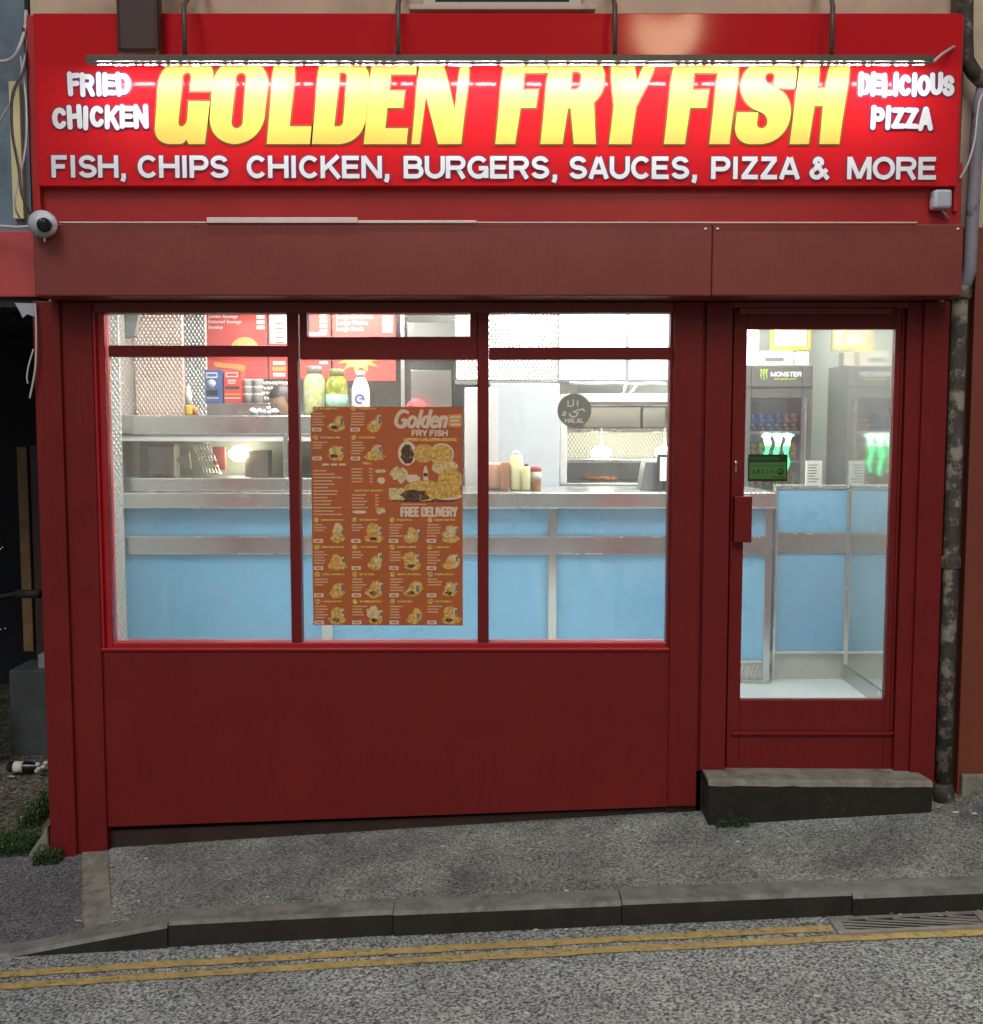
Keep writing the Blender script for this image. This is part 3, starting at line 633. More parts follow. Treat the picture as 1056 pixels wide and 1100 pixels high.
mb.box(x0, x1, Yw - .012, Yw + .06, Z(386, Yw), Z(362, Yw), M['red']); mb.box(x0, X(330, 350, Yw), Yw - .012, Yw + .06, Z(362, Yw), wzt, M['red']); mb.box(X(505, 350, Yw), x1, Yw - .012, Yw + .06, Z(362, Yw), wzt, M['red']); part('fanlight_frame', mb, wf, .003)
for p0, p1 in ((116, 311), (322, 513), (525, 720)):
    mb = MB(); mb.box(X(p0, 530, .05), X(p1, 530, .05), .05, .056, Z(690, .05), wzt, M['shopglass']); part('window_pane', mb, wf)

# door
door = MB(); Yd = .03; L0, L1 = X(784, 600, Yd), X(965.5, 600, Yd); gl0, gl1 = X(799, 552, Yd), X(956.5, 552, Yd); gzt, gzb = Z(353.5, Yd), Z(752, Yd); dzb, dzt = Z(826.5, Yd), Z(330, Yd)
door.box(L0, gl0, Yd, Yd + .045, dzb, dzt, M['red']); door.box(gl1, L1, Yd, Yd + .045, dzb, dzt, M['red']); door.box(gl0, gl1, Yd, Yd + .045, gzt, dzt, M['red']); door.box(gl0, gl1, Yd, Yd + .045, dzb, gzb, M['red'])
dr = part('door', door, shop, .003)
mb = MB(); mb.box(gl0, gl1, .05, .056, gzb, gzt, M['shopglass']); part('door_pane', mb, dr)
mb = MB(); bz = Z(787, Yd); mb.box(X(785, 787, Yd), X(961, 787, Yd), Yd - .018, Yd - .0005, bz - .008, bz + .006, M['red']); mb.box(gl1 + .025, gl1 + .036, Yd - .010, Yd - .0005, bz + .01, dzt - .02, M['red']); part('door_bead', mb, dr, .003)
mb = MB(); mb.box(X(793, 334, Yd), X(955, 334, Yd), Yd - .03, Yd - .0005, Z(338, Yd), Z(331, Yd), M['header']); part('weather_bar', mb, dr, .004)
mb = MB(); mb.pbox(789, 533, 808, 583, Yd - .05, .049, M['red']); part('lock_box', mb, dr, .005)
mb = MB(); kx, kz = X(790.5, 497, Yd), Z(497, Yd); mb.lathe((kx, Yd, kz), [(.010, -.001), (.010, .006), (.007, .009)], M['steel2'], 12, 'Y'); mb.box(kx - .004, kx + .004, Yd - .006, Yd - .0004, kz - .045, kz - .012, M['steel2']); part('keyhole', mb, dr)
# ceiling lights inside; the last is added, unseen, to brighten the fridge side
for i, (lx, ly) in enumerate(((-1.1, 1.0), (1.35, 1.0), (-1.0, 2.55), (.75, 2.4), (1.75, 2.25))):
    L = thing('ceiling_light', (lx, ly, CEZ - .05), 'lit white panel on the shop ceiling', 'ceiling light', 'lit ceiling panels inside the shop')
    mb = MB(); mb.box(lx - .33, lx + .33, ly - .33, ly + .33, CEZ - .03, CEZ - .001, M['whitepl']); part('lamp_frame', mb, L)
    mb = MB(); mb.box(lx - .3, lx + .3, ly - .3, ly + .3, CEZ - .04, CEZ - .031, M['ceil_lamp']); part('lamp_diffuser', mb, L)

# ------------------------------------------------------------------ the sign
SY = -.17
sx0, sx1, sz0, sz1 = X(38, 110, SY), X(1031, 110, SY), Z(200, SY), Z(14, SY)
sign = thing('shop_sign', ((sx0 + sx1) / 2, SY, sz0), 'long red shop sign with big yellow lettering above the window', 'shop sign')
mb = MB(); mb.box(sx0, sx1, SY, -.045, sz0, sz1, M['redsign']); part('sign_panel', mb, sign, .004)
mb = MB(); mb.box(sx0 - .035, sx0 - .001, -.15, .04, sz0 - .13, sz1, M['redfas']); part('sign_return', mb, sign, .003); mb = MB(); mb.box(sx1 + .001, sx1 + .02, -.14, .04, sz0 - .1, sz1, M['redfas']); part('sign_return', mb, sign, .003)
def px2(u, v): return (X(u, 110, SY), Z(155 - v, SY))
def big(P, holes=()):
    f = lambda c: [px2(u + .107 * v, v) for u, v in rounded(c)]
    return [f(P)] + [f(h) for h in holes]
H_ = 93
LET = [
 big([(164, 0, 26), (196, 0, 8), (199, 5), (202, 0), (219.5, 0), (221, 46), (198, 46), (198, 26, 0), (196, 19, 8), (189, 19, 6), (189, 77, 6), (199, 77, 6), (199, 57), (222, 57), (222, H_, 26), (164, H_, 26)]),
 big([(222, 0, 27), (281, 0, 27), (281, H_, 27), (222, H_, 27)], [[(246, 17, 11), (246, 77, 11), (258, 77, 11), (258, 17, 11)]]),
 big([(286, 0), (332.5, 0), (332.5, 19), (309, 19), (309, H_), (286, H_)]),
 big([(334.5, 0), (390, 0, 24), (390, H_, 24), (334.5, H_)], [[(357, 19), (357, 77), (366, 77, 8), (366, 19, 8)]]),
 big([(390.5, 0), (436.5, 0), (436.5, 17), (412, 17), (412, 39), (428.5, 39), (428.5, 57), (412, 57), (412, 75), (439, 75), (439, H_), (390.5, H_)]),
 big([(441.8, 0), (451, 0), (452, 52), (470.5, 0), (495.5, 0), (495.5, H_), (486, H_), (484.5, 37), (465, H_), (441.8, H_)]),
 big([(532, 0), (553.5, 0), (555, 39), (571.5, 39), (571.5, 58), (555, 58), (555, 76.5), (580, 76.5), (580, H_), (532, H_)]),
 big([(580.6, 0), (604.5, 0), (606, 38.5), (609, 38.5), (616.5, 0), (640.5, 0), (633, 44.5), (641, 55, 8), (641, H_, 20), (580.6, H_)], [[(606, 58), (606, 78), (617, 78, 6), (617, 58, 6)]]),
 big([(654.5, 0), (678.4, 0), (679, 40), (698, H_), (683.5, H_), (676.8, 66), (670, H_), (645, H_), (655, 41)]),
 big([(713.6, 0), (736.3, 0), (737, 39), (754.5, 39), (754.5, 58), (737, 58), (737, 76.5), (762, 76.5), (762, H_), (713.6, H_)]),
 big([(762.4, 0), (784, 0), (784, H_), (762.4, H_)]),
 big([(788, 34), (788, 0, 26), (846, 0, 26), (846, 52, 22), (813, 66, 10), (813, 77, 5), (824, 77, 5), (824, 60), (847, 60), (847, H_, 26), (789, H_, 26), (789, 44, 20), (822, 31, 10), (822, 17, 5), (811, 17, 5), (811, 34)]),
 big([(849, 0), (869.5, 0), (870.5, 41), (879.5, 41), (881, 0), (902.5, 0), (903, H_), (881, H_), (880, 60), (871, 60), (871, H_), (849, H_)]),
]
mb = MB(); me_ = MB()
for cs_ in LET:
    poly(mb, cs_, SY - .004, M['yellow'])
    for c in cs_: ribbon(me_, c, 3.4 / 240, SY - .002, M['edge'], closed=True)
mb.raw(me_.v, me_.f, M['edge']); part('lettering', mb, sign, label='big yellow block letters reading GOLDEN FRY FISH')
mb = MB()
for s, a, b in (('FISH,', 56, 137), ('CHIPS', 148, 246), ('CHICKEN,', 265, 420), ('BURGERS,', 434, 600), ('SAUCES,', 611, 750), ('PIZZA', 764, 859), ('&', 869, 891), ('MORE', 910, 1006)):
    zb_ = lambda p: Z(191 + 2.2 * (p - 56) / 950, SY); zt_ = lambda p: Z(167 + 2.0 * (p - 56) / 950, SY)
    for wdd, dY, m in ((.32, .002, 'purple'), (.20, .005, 'white')):
        word(mb, s, X(a, 180, SY), X(b, 180, SY), zb_(a), zt_(a), SY - dY, M[m], wdd, slope=-.0023, order=.4 if m == 'purple' else 1)
    part('lettering', mb, sign, label='white capitals reading ' + s.strip(',')); mb = MB()
for wd_, a, b, y0, y1 in (('FRIED', 72, 143, 105, 76), ('CHICKEN', 54, 161, 141, 112), ('DELICIOUS', 920, 1026, 106, 77), ('PIZZA', 934, 1004, 142, 113)):
    mb = MB(); st = random.getstate()
    word(mb, wd_, X(a, 110, SY) + .012, X(b, 110, SY) - .012, Z(y0, SY) + .015, Z(y1, SY) - .015, SY - .0015, M['purple'], .41, 'round', .05, order=.3, gap=.22)
    random.setstate(st)
    word(mb, wd_, X(a, 110, SY) + .012, X(b, 110, SY) - .012, Z(y0, SY) + .015, Z(y1, SY) - .015, SY - .005, M['white'], .27, 'round', .05, gap=.22)
    part('lettering', mb, sign, label='fat white cartoon lettering reading ' + wd_)

# light bar in front of the sign
BYF = -.335
bx0, bx1, bz0, bz1 = X(92, 63, BYF), X(1003, 63, BYF), Z(67.5, BYF), Z(58.5, BYF)
bar = thing('sign_light', ((bx0 + bx1) / 2, BYF, bz0), 'long dark light bar with white lamps hung before the sign', 'sign light')
mb = MB(); mb.box(bx0, bx1, BYF, BYF + .055, bz0 + .008, bz1, M['bar']); mb.box(bx0, bx1, BYF, BYF + .006, bz0 - .0055, bz0 + .007, M['bar']); part('lamp_housing', mb, bar, .002)
mb = MB(); x = bx0 + .04
while x < bx1 - .03:
    lw = random.choice((random.uniform(.008, .02), random.uniform(.02, .07), random.uniform(.05, .12))); y = BYF + .026 + random.uniform(-.003, .004)
    mb.box(x, x + lw, y - .006, y + .006, bz0 + .0005, bz0 + .0075, M['led']); x += lw + random.uniform(.012, .024)
part('led_strip', mb, bar)
for i, px in enumerate((199, 428, 660, 893)):
    mb = MB(); xx = X(px, 40, BYF + .03); sl_ = (.0, .0, .0, .012)[i]
    mb.tube([(xx + sl_ * 2, .045, bz1 + .42), (xx + sl_ * 1.6, -.22, bz1 + .27), (xx, BYF + .02, bz1 + .20), (xx, BYF + .02, bz1 - .002)], .0105, M['bar'], 6)
    part('bracket', mb, bar)
mb = MB(); mb.tube([at(1003, 66, BYF + .03), at(1012, 58, -.22), at(1025, 50, -.172)], .006, M['cable']); tag(link('cable', mb), 'short pale cable at the end of the sign light bar', 'cable')
# boxed pipe in front of the sign
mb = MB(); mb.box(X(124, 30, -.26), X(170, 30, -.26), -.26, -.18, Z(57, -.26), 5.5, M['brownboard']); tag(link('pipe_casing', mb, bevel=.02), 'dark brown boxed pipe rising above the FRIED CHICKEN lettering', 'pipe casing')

# ------------------------------------------------------------------ fittings on the front
c0 = at(48, 241, -.24)
cc = thing('security_camera', c0, 'round pale grey security camera at the corner of the shutter box', 'security camera')
mb = MB(); mb.lathe(c0 + Vector((-.012, .04, .004)), [(.045, -.0), (.05, .01), (.05, .02), (.02, .035)], M['camwhite'], 20, 'Y'); part('camera_mount', mb, cc)
mb = MB(); mb.ball(c0 + Vector((-.004, -.01, 0)), .058, .06, .056, M['camwhite'], 24, 16); part('camera_body', mb, cc)
mb = MB(); d = Vector((.45, -.86, -.22)).normalized()
ring = []; up = Vector((0, 0, 1)); a_ = d.cross(up).normalized(); b_ = a_.cross(d)
cpt = c0 + Vector((-.004, -.01, 0)) + d * .049
vs = []; fs = []
for i, (r, h) in enumerate(((.030, 0), (.030, .010), (.024, .014), (.012, .018), (.001, .019))):
    for k in range(16): q = k * math.pi / 8; vs.append(cpt + (a_ * math.cos(q) + b_ * math.sin(q)) * r + d * h)
for i in range(4):
    for k in range(16): fs.append((i * 16 + k, i * 16 + (k + 1) % 16, (i + 1) * 16 + (k + 1) % 16, (i + 1) * 16 + k))
mb.raw(vs, fs, M['lens'], True); part('camera_lens', mb, cc)
mb = MB(); mb.tube([c0 + Vector((0, -.01, -.055)), c0 + Vector((.002, -.012, -.075))], [.006, .004], M['camwhite']); part('drip_screw', mb, cc)
jb = thing('junction_box', at(1014, 213, SY), 'small square blue grey box below the end of the sign', 'junction box')
mb = MB(); mb.pbox(1004.5, 203, 1023.5, 223.5, -.195, .07, M['greybox']); part('box_body', mb, jb, .012)
mb = MB(); mb.tube([at(1010, 223, -.15), at(1014, 228, -.16), at(1019, 235, -.135)], .004, M['cable']); part('cord', mb, jb)
def cable(pts, r, m, label):
    P = [at(*p) for p in pts]; Q = []
    for i in range(len(P) - 1):                    # Catmull-Rom
        p0, p1, p2, p3 = P[max(i - 1, 0)], P[i], P[i + 1], P[min(i + 2, len(P) - 1)]
        for k in range(8):
            t = k / 8; Q.append(.5 * ((2 * p1) + (p2 - p0) * t + (2 * p0 - 5 * p1 + 4 * p2 - p3) * t * t + (3 * p1 - p0 - 3 * p2 + p3) * t ** 3))
    Q.append(P[-1]); mb = MB(); mb.tube(Q, r, m, 6); return tag(link('cable', mb), label, 'cable')
cable([(-30, 60, .1), (0, 66, -.1), (14, 62, -.16), (22, 48, -.17), (27, 30, -.12), (28, 12, .0)], .008, M['cable'], 'thick white cable looping to the top corner of the sign')
cable([(-25, 160, .0), (0, 130, -.1), (16, 100, -.17), (25, 70, -.17), (28, 50, -.15), (27, 22, -.1)], .005, M['cable'], 'thin white cable rising from the left edge to the sign')
cable([(25, 30, -.14), (27, 70, -.17), (14, 100, -.2), (13, 140, -.2), (20, 180, -.2), (24, 210, -.22), (36, 236, -.2)], .006, M['cabledark'], 'dark cable running down to the security camera')
cable([(22, 60, -.16), (28, 110, -.17), (27, 160, -.17), (16, 215, -.16), (22, 236, -.1)], .004, M['cable'], 'pale cable hanging straight down beside the sign')
cable([(-30, 246, -.06), (0, 243, -.12), (18, 244, -.14), (34, 243, -.16)], .006, M['cable'], 'pale cable lying along the top of the neighbouring fascia')
cable([(38, 326, -.05), (39, 360, -.06), (38, 395, -.06), (32, 428, -.06)], .0045, M['cable'], 'loose white wire dangling at the left pilaster')
cable([(36, 375, -.05), (31, 392, -.06), (29, 405, -.06), (30, 412, -.06)], .0035, M['cable'], 'short stray wire end beside the dangling white wire')
mb = MB(); a = at(28, 333, -.03); mb.prism([(a.x - .045, a.z + .03), (a.x + .045, a.z + .028), (a.x + .038, a.z - .03), (a.x + .008, a.z - .018), (a.x - .012, a.z - .035), (a.x - .022, a.z - .012)][::-1], -.04, -.03, M['greybox'])
tag(link('torn_tape', mb), 'torn pale scrap hanging under the neighbouring red fascia', 'tape')
cable([(1060, 96, -.12), (1052, 110, -.13), (1047, 150, -.13), (1040, 175, -.13), (1031, 192, -.125)], .005, M['cable'], 'pale cable curving from the drainpipe to the sign end')

# menu poster on the glass
PY = .028
pt = thing('menu_poster', at(417, 672, PY), 'tall orange brown menu poster on the middle window pane', 'poster')
def pp(x, y): p = at(x, y, PY); return (X(x, 554, PY), p.z)
mb = MB(); mb.prism([pp(335, 671.5), pp(497, 672), pp(497, 437), pp(343, 437), pp(335, 444)], PY, PY + .0015, M['poster']); part('poster_sheet', mb, pt)
def prect(mb, x0, y0, x1, y1, m, dy=.001): mb.raw([(*[pp(x, y)[0]], PY - dy, pp(x, y)[1]) for x, y in ((x0, y1), (x1, y1), (x1, y0), (x0, y0))], [(0, 1, 2, 3)], m)
def pell(mb, cx, cy, rx, ry, m, dy=.001, wob=.0):
    c = [(PYx(cx + a), Z(cy + b, PY)) for a, b in ell(0, 0, rx, ry, 20, wob)]; mb.raw([(a, PY - dy, b) for a, b in c], [tuple(range(len(c) - 1, -1, -1))], m)
def PYx(x): return X(x, 554, PY)
def ptxt(mb, s, x0, y0, x1, y1, m, shear=0, dy=.0016): ftext(mb, s, PYx(x0), PYx(x1), Z(y1, PY), Z(y0, PY), PY - dy, m, shear)
lets, pics, lines = MB(), MB(), MB()
ptxt(lets, 'Golden', 425, 440, 481, 460, M['postlight'], .35); ptxt(lets, 'Golden', 425.8, 440.4, 481.8, 460.4, M['postlight'], .35, .0019); ptxt(lets, 'Golden', 424.2, 439.6, 480.2, 459.6, M['postlight'], .35, .0022)
word(lets, 'FRY FISH', PYx(443), PYx(481), Z(468.5, PY), Z(462, PY), PY - .0016, M['postlight'], .27)
prect(lets, 434, 470.5, 491, 474, M['postgold']); prect(lets, 482, 445, 497 - .5, 459, M['orange'], .0008)
for k in range(3): prect(lets, 484, 447 + 4 * k, 495 - 2 * (k % 2), 449 + 4 * k, M['postlight'], .0014)
word(lets, 'FREE DELIVERY', PYx(431), PYx(491), Z(555, PY), Z(544.5, PY), PY - .0016, M['postlight'], .24); prect(lets, 431, 541, 458, 542.6, M['postline'])
part('poster_lettering', lets, pt)
# food collage
pell(pics, 438, 487, 10, 13, M['postlight'], .0008); pell(pics, 438, 488, 7, 10, M['postdark'], .0012, .15)
pell(pics, 456, 487, 12, 10, M['postgold'], .001); pell(pics, 475, 488, 13, 12, M['postlight'], .0006); pell(pics, 475, 488, 11.5, 10.5, M['postgold'], .0014)
pell(pics, 478, 502, 14, 8, M['postwhite'], .0013, .08); pell(pics, 483, 516, 13, 14, M['postgold'], .0016, .12); pell(pics, 430, 510, 10, 8, M['postwhite'], .0013, .25); pell(pics, 444, 514, 8, 4, M['postlight'], .0015, .15)
for c in ([(455, 516), (460, 516), (460, 506), (458, 500), (457, 500), (455, 506)],): pics.raw([(PYx(a), PY - .0016, Z(b, PY)) for a, b in c], [tuple(range(len(c)))], M['postlight'])
prect(pics, 455.4, 508, 459.6, 512, M['postdark'], .002)
pell(pics, 455, 527, 22, 11, M['postgold'], .0019, .07); pell(pics, 448, 532, 17, 6, M['postdark'], .0022, .1); pell(pics, 470, 530, 12, 6, M['postgold'], .0024, .1); pell(pics, 480, 533, 17, 4, M['postlight'], .0021, .05); pell(pics, 482, 529, 14, 6, M['postgold'], .0026, .1)
prect(pics, 418, 524, 427, 537, M['postwhite'], .0018); prect(pics, 418.5, 521.5, 426.5, 524, M['meatred'], .002); pell(pics, 431, 531, 5, 7, M['postwhite'], .0021, .12)
pell(pics, 456, 538, 36, 1.6, M['postdark'], .0006)
def meal(x, y, top=False):                       # one numbered offer: heading, lines, price, food picture
    pell(lines, x + 4, y + 1, 2.9, 2.9, M['postgold'], .0012); prect(lines, x + 9, y, x + 9 + random.uniform(16, 27), y + 2, M['postgold'])
    for k in range(random.randint(3, 5)): prect(lines, x + 1, y + 5.5 + 3 * k, x + random.uniform(10, 17), y + 7 + 3 * k, M['postline'])
    prect(lines, x + .5, y + 21.5, x + 10.5, y + 25.5, M['postlight'], .0012); prect(lines, x + 2.5, y + 22.8, x + 8.5, y + 24.2, M['poster'], .0016)
    pell(pics, x + 26 + random.uniform(-2, 1), y + 21, random.uniform(7, 11), random.uniform(3, 5.5), M['postgold'], .001, .2); pell(pics, x + 27 + random.uniform(-4, 3), y + 14 + random.uniform(-2, 3), random.uniform(4.5, 8), random.uniform(5, 8), M[random.choice(('postwhite', 'postgold', 'postgold'))], .0014, .16); pell(pics, x + 22 + random.uniform(-3, 6), y + 18 + random.uniform(-3, 3), random.uniform(2, 5), random.uniform(2, 4), M[random.choice(('postwhite', 'orange', 'postgold'))], .0016, .25); bx = x + 28.5 + random.uniform(-1, 2); by = y + 8 + random.uniform(-1, 4); prect(pics, bx, by, bx + 4, by + 8, M['postwhite'], .0018); prect(pics, bx + 1.6, by + 2, bx + 4.2, by + random.uniform(5, 9), M['postblue'], .0022)
    if random.random() < .5: pell(pics, x + 24, y + 21, 4, 2, M['postdark'], .0022, .2)
for j in range(4):
    for i in range(4):
        meal(336 + 40.6 * i, 557.5 + 29.2 * j)
for j in range(2):
    for i in range(2): meal(336 + 41 * i, 438 + 31 * j)
for k in range(14): prect(lines, 337, 505 + 3.6 * k, 337 + random.uniform(14, 33), 506.6 + 3.6 * k, M['postline'])
for k in range(3): prect(lines, 347 + 9 * k, 498, 354 + 9 * k, 500, M['postlight'])
for k in range(5): prect(lines, 378, 503 + 3.4 * k, 378 + random.uniform(9, 13), 504.6 + 3.4 * k, M['postline']); prect(lines, 397, 503 + 3.4 * k, 401, 504.6 + 3.4 * k, M['postline'])
for k in range(5): prect(lines, 378, 531 + 3.4 * k, 378 + random.uniform(12, 18), 532.6 + 3.4 * k, M['postline']); prect(lines, 403, 531 + 3.4 * k, 407, 532.6 + 3.4 * k, M['postline'])
prect(lines, 390, 496, 400, 499, M['postgold']); prect(lines, 381, 526, 412, 528, M['postgold'])
pell(pics, 409, 506, 6, 2, M['postwhite'], .001, .2); pell(pics, 410, 516, 4, 3.5, M['postlight'], .001, .15); pell(pics, 386, 550, 8, 1.8, M['postlight'], .001, .1); pell(pics, 409, 549, 5, 3.5, M['postwhite'], .001, .2)
part('poster_print', lines, pt); part('food_picture', pics, pt)

# halal sticker
HY = .046
hs = thing('halal_sticker', at(617, 460, HY), 'round grey green HALAL sticker on the window', 'sticker')
hx, hz, hr = X(617, 441, HY), Z(441, HY), 18.2 / 238
mb = MB(); mb.raw([(hx + hr * math.cos(2 * math.pi * q / 48), HY, hz + hr * math.sin(2 * math.pi * q / 48)) for q in range(48)], [tuple(range(48))], M['halal']); part('sticker_disc', mb, hs)
mb = MB(); q = hr / 18
def hp(pts): return [(hx + a * q * 1.12, hz + b * q * 1.12) for a, b in pts]
YY = HY - .0012
ribbon(mb, hp([(9.5, -.5), (8, 1.5), (4, .5), (-1, -1)] + arc(-1, -1.5, 4.5, 4.5, 350, 220, 8)), 1.6 * q, YY, M['white'], cap='round')
ribbon(mb, hp([(-4.5, -3), (-3, -5.5), (0, -6)]), 1.7 * q, YY - .0003, M['white'], cap='round')
ribbon(mb, hp([(-11.5, -4), (-9, -4.5), (-8.5, -1.5), (-10.5, -1.8)]), 1.6 * q, YY - .0006, M['white'], cap='round')
for a in ((-6, 9, -6, 4), (-1, 10, -1, 5), (3, 9, 3, 4.5)): ribbon(mb, hp([a[:2], a[2:]]), 1.5 * q, YY - .0003, M['white'], cap='round')
ribbon(mb, hp([(-6, 4), (-3, 4), (-1, 5)]), 1.4 * q, YY - .0009, M['white'], cap='round')
part('sticker_script', mb, hs)
mb = MB(); word(mb, 'HALAL', hx - 10 * q, hx + 10 * q, hz - 13 * q, hz - 8 * q, YY, M['white'], .24); part('sticker_lettering', mb, hs)
# hygiene rating sticker on the door
RY = .046
rs = thing('rating_sticker', at(824, 517, RY), 'green hygiene rating sticker low on the door glass', 'sticker')
mb = MB(); mb.pbox(803.5, 488, 846, 517, RY, .002, M['darkgreen']); part('sticker_sheet', mb, rs)
mb = MB(); mb.pbox(805, 496.5, 844.5, 514.5, RY - .001, .0009, M['greenst']); mb.pbox(806.5, 500.2, 843, 500.6, RY - .0015, .0004, M['darkgreen']); part('sticker_band', mb, rs)
mb = MB(); rx = lambda p: X(p, 502, RY)
ftext(mb, 'FOOD HYGIENE RATING', rx(805.5), rx(836), Z(494.5, RY), Z(490.5, RY), RY - .0012, M['greenst'])
for k in range(5):
    ftext(mb, '01234'[k], rx(808.5 + 5 * k), rx(810.5 + 5 * k), Z(508.5, RY), Z(504.5, RY), RY - .0018, M['darkgreen'])
mb.lathe((rx(838.5), RY - .001, Z(506.5, RY)), [(.0145, 0), (.0145, .0012)], M['darkgreen'], 24, 'Y'); mb.lathe((rx(838.5), RY - .0023, Z(506.5, RY)), [(.0115, 0), (.0115, .0006)], M['greenst'], 24, 'Y')
ftext(mb, '5', rx(837.3), rx(839.9), Z(509, RY), Z(504, RY), RY - .0034, M['darkgreen']); ftext(mb, 'VERY GOOD', rx(829.5), rx(843), Z(513.4, RY), Z(511.6, RY), RY - .0018, M['darkgreen'])
part('sticker_lettering', mb, rs)

# ------------------------------------------------------------------ doorstep
stp = MB(); YF = -.145; s0, s1 = X(762, 850, YF), X(1001, 850, YF); ztop = FLZ - .004
def sv(x, y, z): return (x, y, z)
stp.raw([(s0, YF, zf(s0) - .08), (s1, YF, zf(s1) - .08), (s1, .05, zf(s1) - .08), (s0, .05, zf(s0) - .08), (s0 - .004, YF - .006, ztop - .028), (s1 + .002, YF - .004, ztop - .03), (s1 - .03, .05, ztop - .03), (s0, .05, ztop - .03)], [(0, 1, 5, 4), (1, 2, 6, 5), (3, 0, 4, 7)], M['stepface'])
dst = thing('doorstep', ((s0 + s1) / 2, -.05, zf(1.5)), 'worn concrete doorstep with dark front below the shop door', 'doorstep')
part('riser', stp, dst)
mb = MB(); n = 24; vs = []
for k in range(n + 1):
    x = s0 - .004 + (s1 - s0 + .006) * k / n; e = random.uniform(-.002, .002); h = ztop - .006 * (k / n)
    vs += [(x, YF - .006 + e * .5, h - .026 + e), (x, YF - .001 + e, h - .007), (x, YF + .012, h), (x - (.03 * k / n), .05, h)]
for k in range(n):
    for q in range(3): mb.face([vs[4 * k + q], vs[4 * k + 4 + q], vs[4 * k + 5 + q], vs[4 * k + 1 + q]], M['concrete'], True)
mb.face([vs[i] for i in (3, 2, 1, 0)], M['concrete']); mb.face([vs[4 * n + i] for i in range(4)], M['concrete']); part('tread', mb, dst)

# ------------------------------------------------------------------ inside: counter
CY0 = 1.64; cx1 = X(827, 640, CY0)
cnt = thing('serving_counter', (-.3, CY0 + .25, FLZ), 'long pale blue counter with stainless top and band', 'counter')
CT = Z(529, CY0)                                 # top of the steel edge
def cz(py): return Z(py, CY0)
mb = MB(); mb.box(XLW + .005, cx1, CY0 + .01, CY0 + .6, FLZ + .14, cz(546), M['blue']); part('counter_front', mb, cnt)
mb = MB(); mb.box(XLW + .005, cx1 + .02, CY0 - .035, CY0 + .62, cz(546) + .001, CT, M['steel']); part('worktop', mb, cnt, .006)
mb = MB(); mb.box(XLW + .005, cx1 + .001, CY0 - .002, CY0 + .009, cz(595), cz(577), M['steel2']); part('steel_band', mb, cnt, .002)
mb = MB(); mb.box(XLW + .005, cx1 + .001, CY0 - .006, CY0 - .0025, cz(577) - .004, cz(577) + .006, M['steel']); mb.box(XLW + .005, cx1 + .001, CY0 - .005, CY0 - .0025, cz(595) - .002, cz(595) + .004, M['steel']); part('band_trim', mb, cnt)
mb = MB()
for p0, p1 in ((345, 357), (589, 598), (821, 828)):
    mb = MB(); mb.box(X(p0, 620, CY0), X(p1, 620, CY0), CY0 - .012, CY0 - .0065, FLZ + .02, cz(546), M['steel2']); part('joint_strip', mb, cnt, .002)
mb = MB(); mb.box(XLW + .005, cx1, CY0 + .03, CY0 + .1, FLZ + .001, FLZ + .14, M['quilt']); mb.box(XLW + .005, cx1, CY0 + .004, CY0 + .029, FLZ + .002, FLZ + .022, M['steel2']); mb.box(XLW + .005, cx1, CY0 + .002, CY0 + .02, FLZ + .13, FLZ + .145, M['steel']); part('kick_plate', mb, cnt)
# gate at the right of the counter
GY = 1.76; gp = lambda p: X(p, 620, GY); gz_ = lambda p: Z(p, GY)
gt = thing('counter_gate', ((gp(833) + gp(918)) / 2, GY, FLZ), 'blue panelled counter flap end seen through the door glass', 'counter gate')
mb = MB(); mb.box(gp(834), XRW - .014, GY, GY + .05, gz_(701), gz_(525), M['blue']); part('gate_panel', mb, gt)
mb = MB(); mb.box(gp(831), gp(834) - .001, GY - .01, GY + .06, FLZ, gz_(521), M['steel']); mb.box(gp(834), XRW - .014, GY - .008, GY + .058, gz_(525) + .001, gz_(521), M['steel']); mb.box(gp(915.5), XRW - .014, GY - .012, GY - .001, FLZ, gz_(526), M['steel']); part('gate_frame', mb, gt, .003)
mb = MB(); mb.box(gp(834), gp(915), GY - .006, GY - .001, gz_(594), gz_(574), M['steel2']); mb.box(gp(834), gp(915), GY - .010, GY - .0065, gz_(574), gz_(572), M['steel']); part('gate_band', mb, gt)
mb = MB(); mb.box(gp(834), XRW - .014, GY + .012, GY + .05, FLZ, gz_(701) - .001, M['wallg']); mb.box(gp(834), gp(915), GY - .004, GY - .001, gz_(702), gz_(699), M['steel']); part('gate_skirting', mb, gt)

# heated display on the counter
DY = 1.70; dx = lambda p: X(p, 480, DY); dz = lambda p: Z(p, DY)
D0, D1 = XLW + .012, dx(486)
disp = thing('heated_display', ((D0 + D1) / 2, DY + .2, CT), 'stainless heated food display with glass front on the counter', 'food display')
mb = MB(); mb.box(D0, D1, DY, DY + .42, dz(467), dz(446), M['steel']); part('display_hood', mb, disp, .008)
mb = MB(); mb.box(D0, D1, DY - .02, DY + .42, CT + .001, dz(513), M['steel']); part('display_base', mb, disp, .008)
mb = MB(); mb.box(D0, D0 + .022, DY + .005, DY + .4, dz(513) + .001, dz(467) - .001, M['whitepl']); part('display_post', mb, disp, .003); mb = MB(); mb.box(dx(304), dx(309), DY + .005, DY + .3, dz(513) + .001, dz(467) - .001, M['steel']); part('display_post', mb, disp, .003); mb = MB(); mb.box(D1 - .03, D1, DY + .005, DY + .4, dz(513) + .001, dz(467) - .001, M['steel']); part('display_post', mb, disp, .003)
mb = MB(); mb.box(D0 + .03, D1 - .04, DY + .012, DY + .03, dz(474), dz(467) - .001, M['whitepl']); part('display_rail', mb, disp)
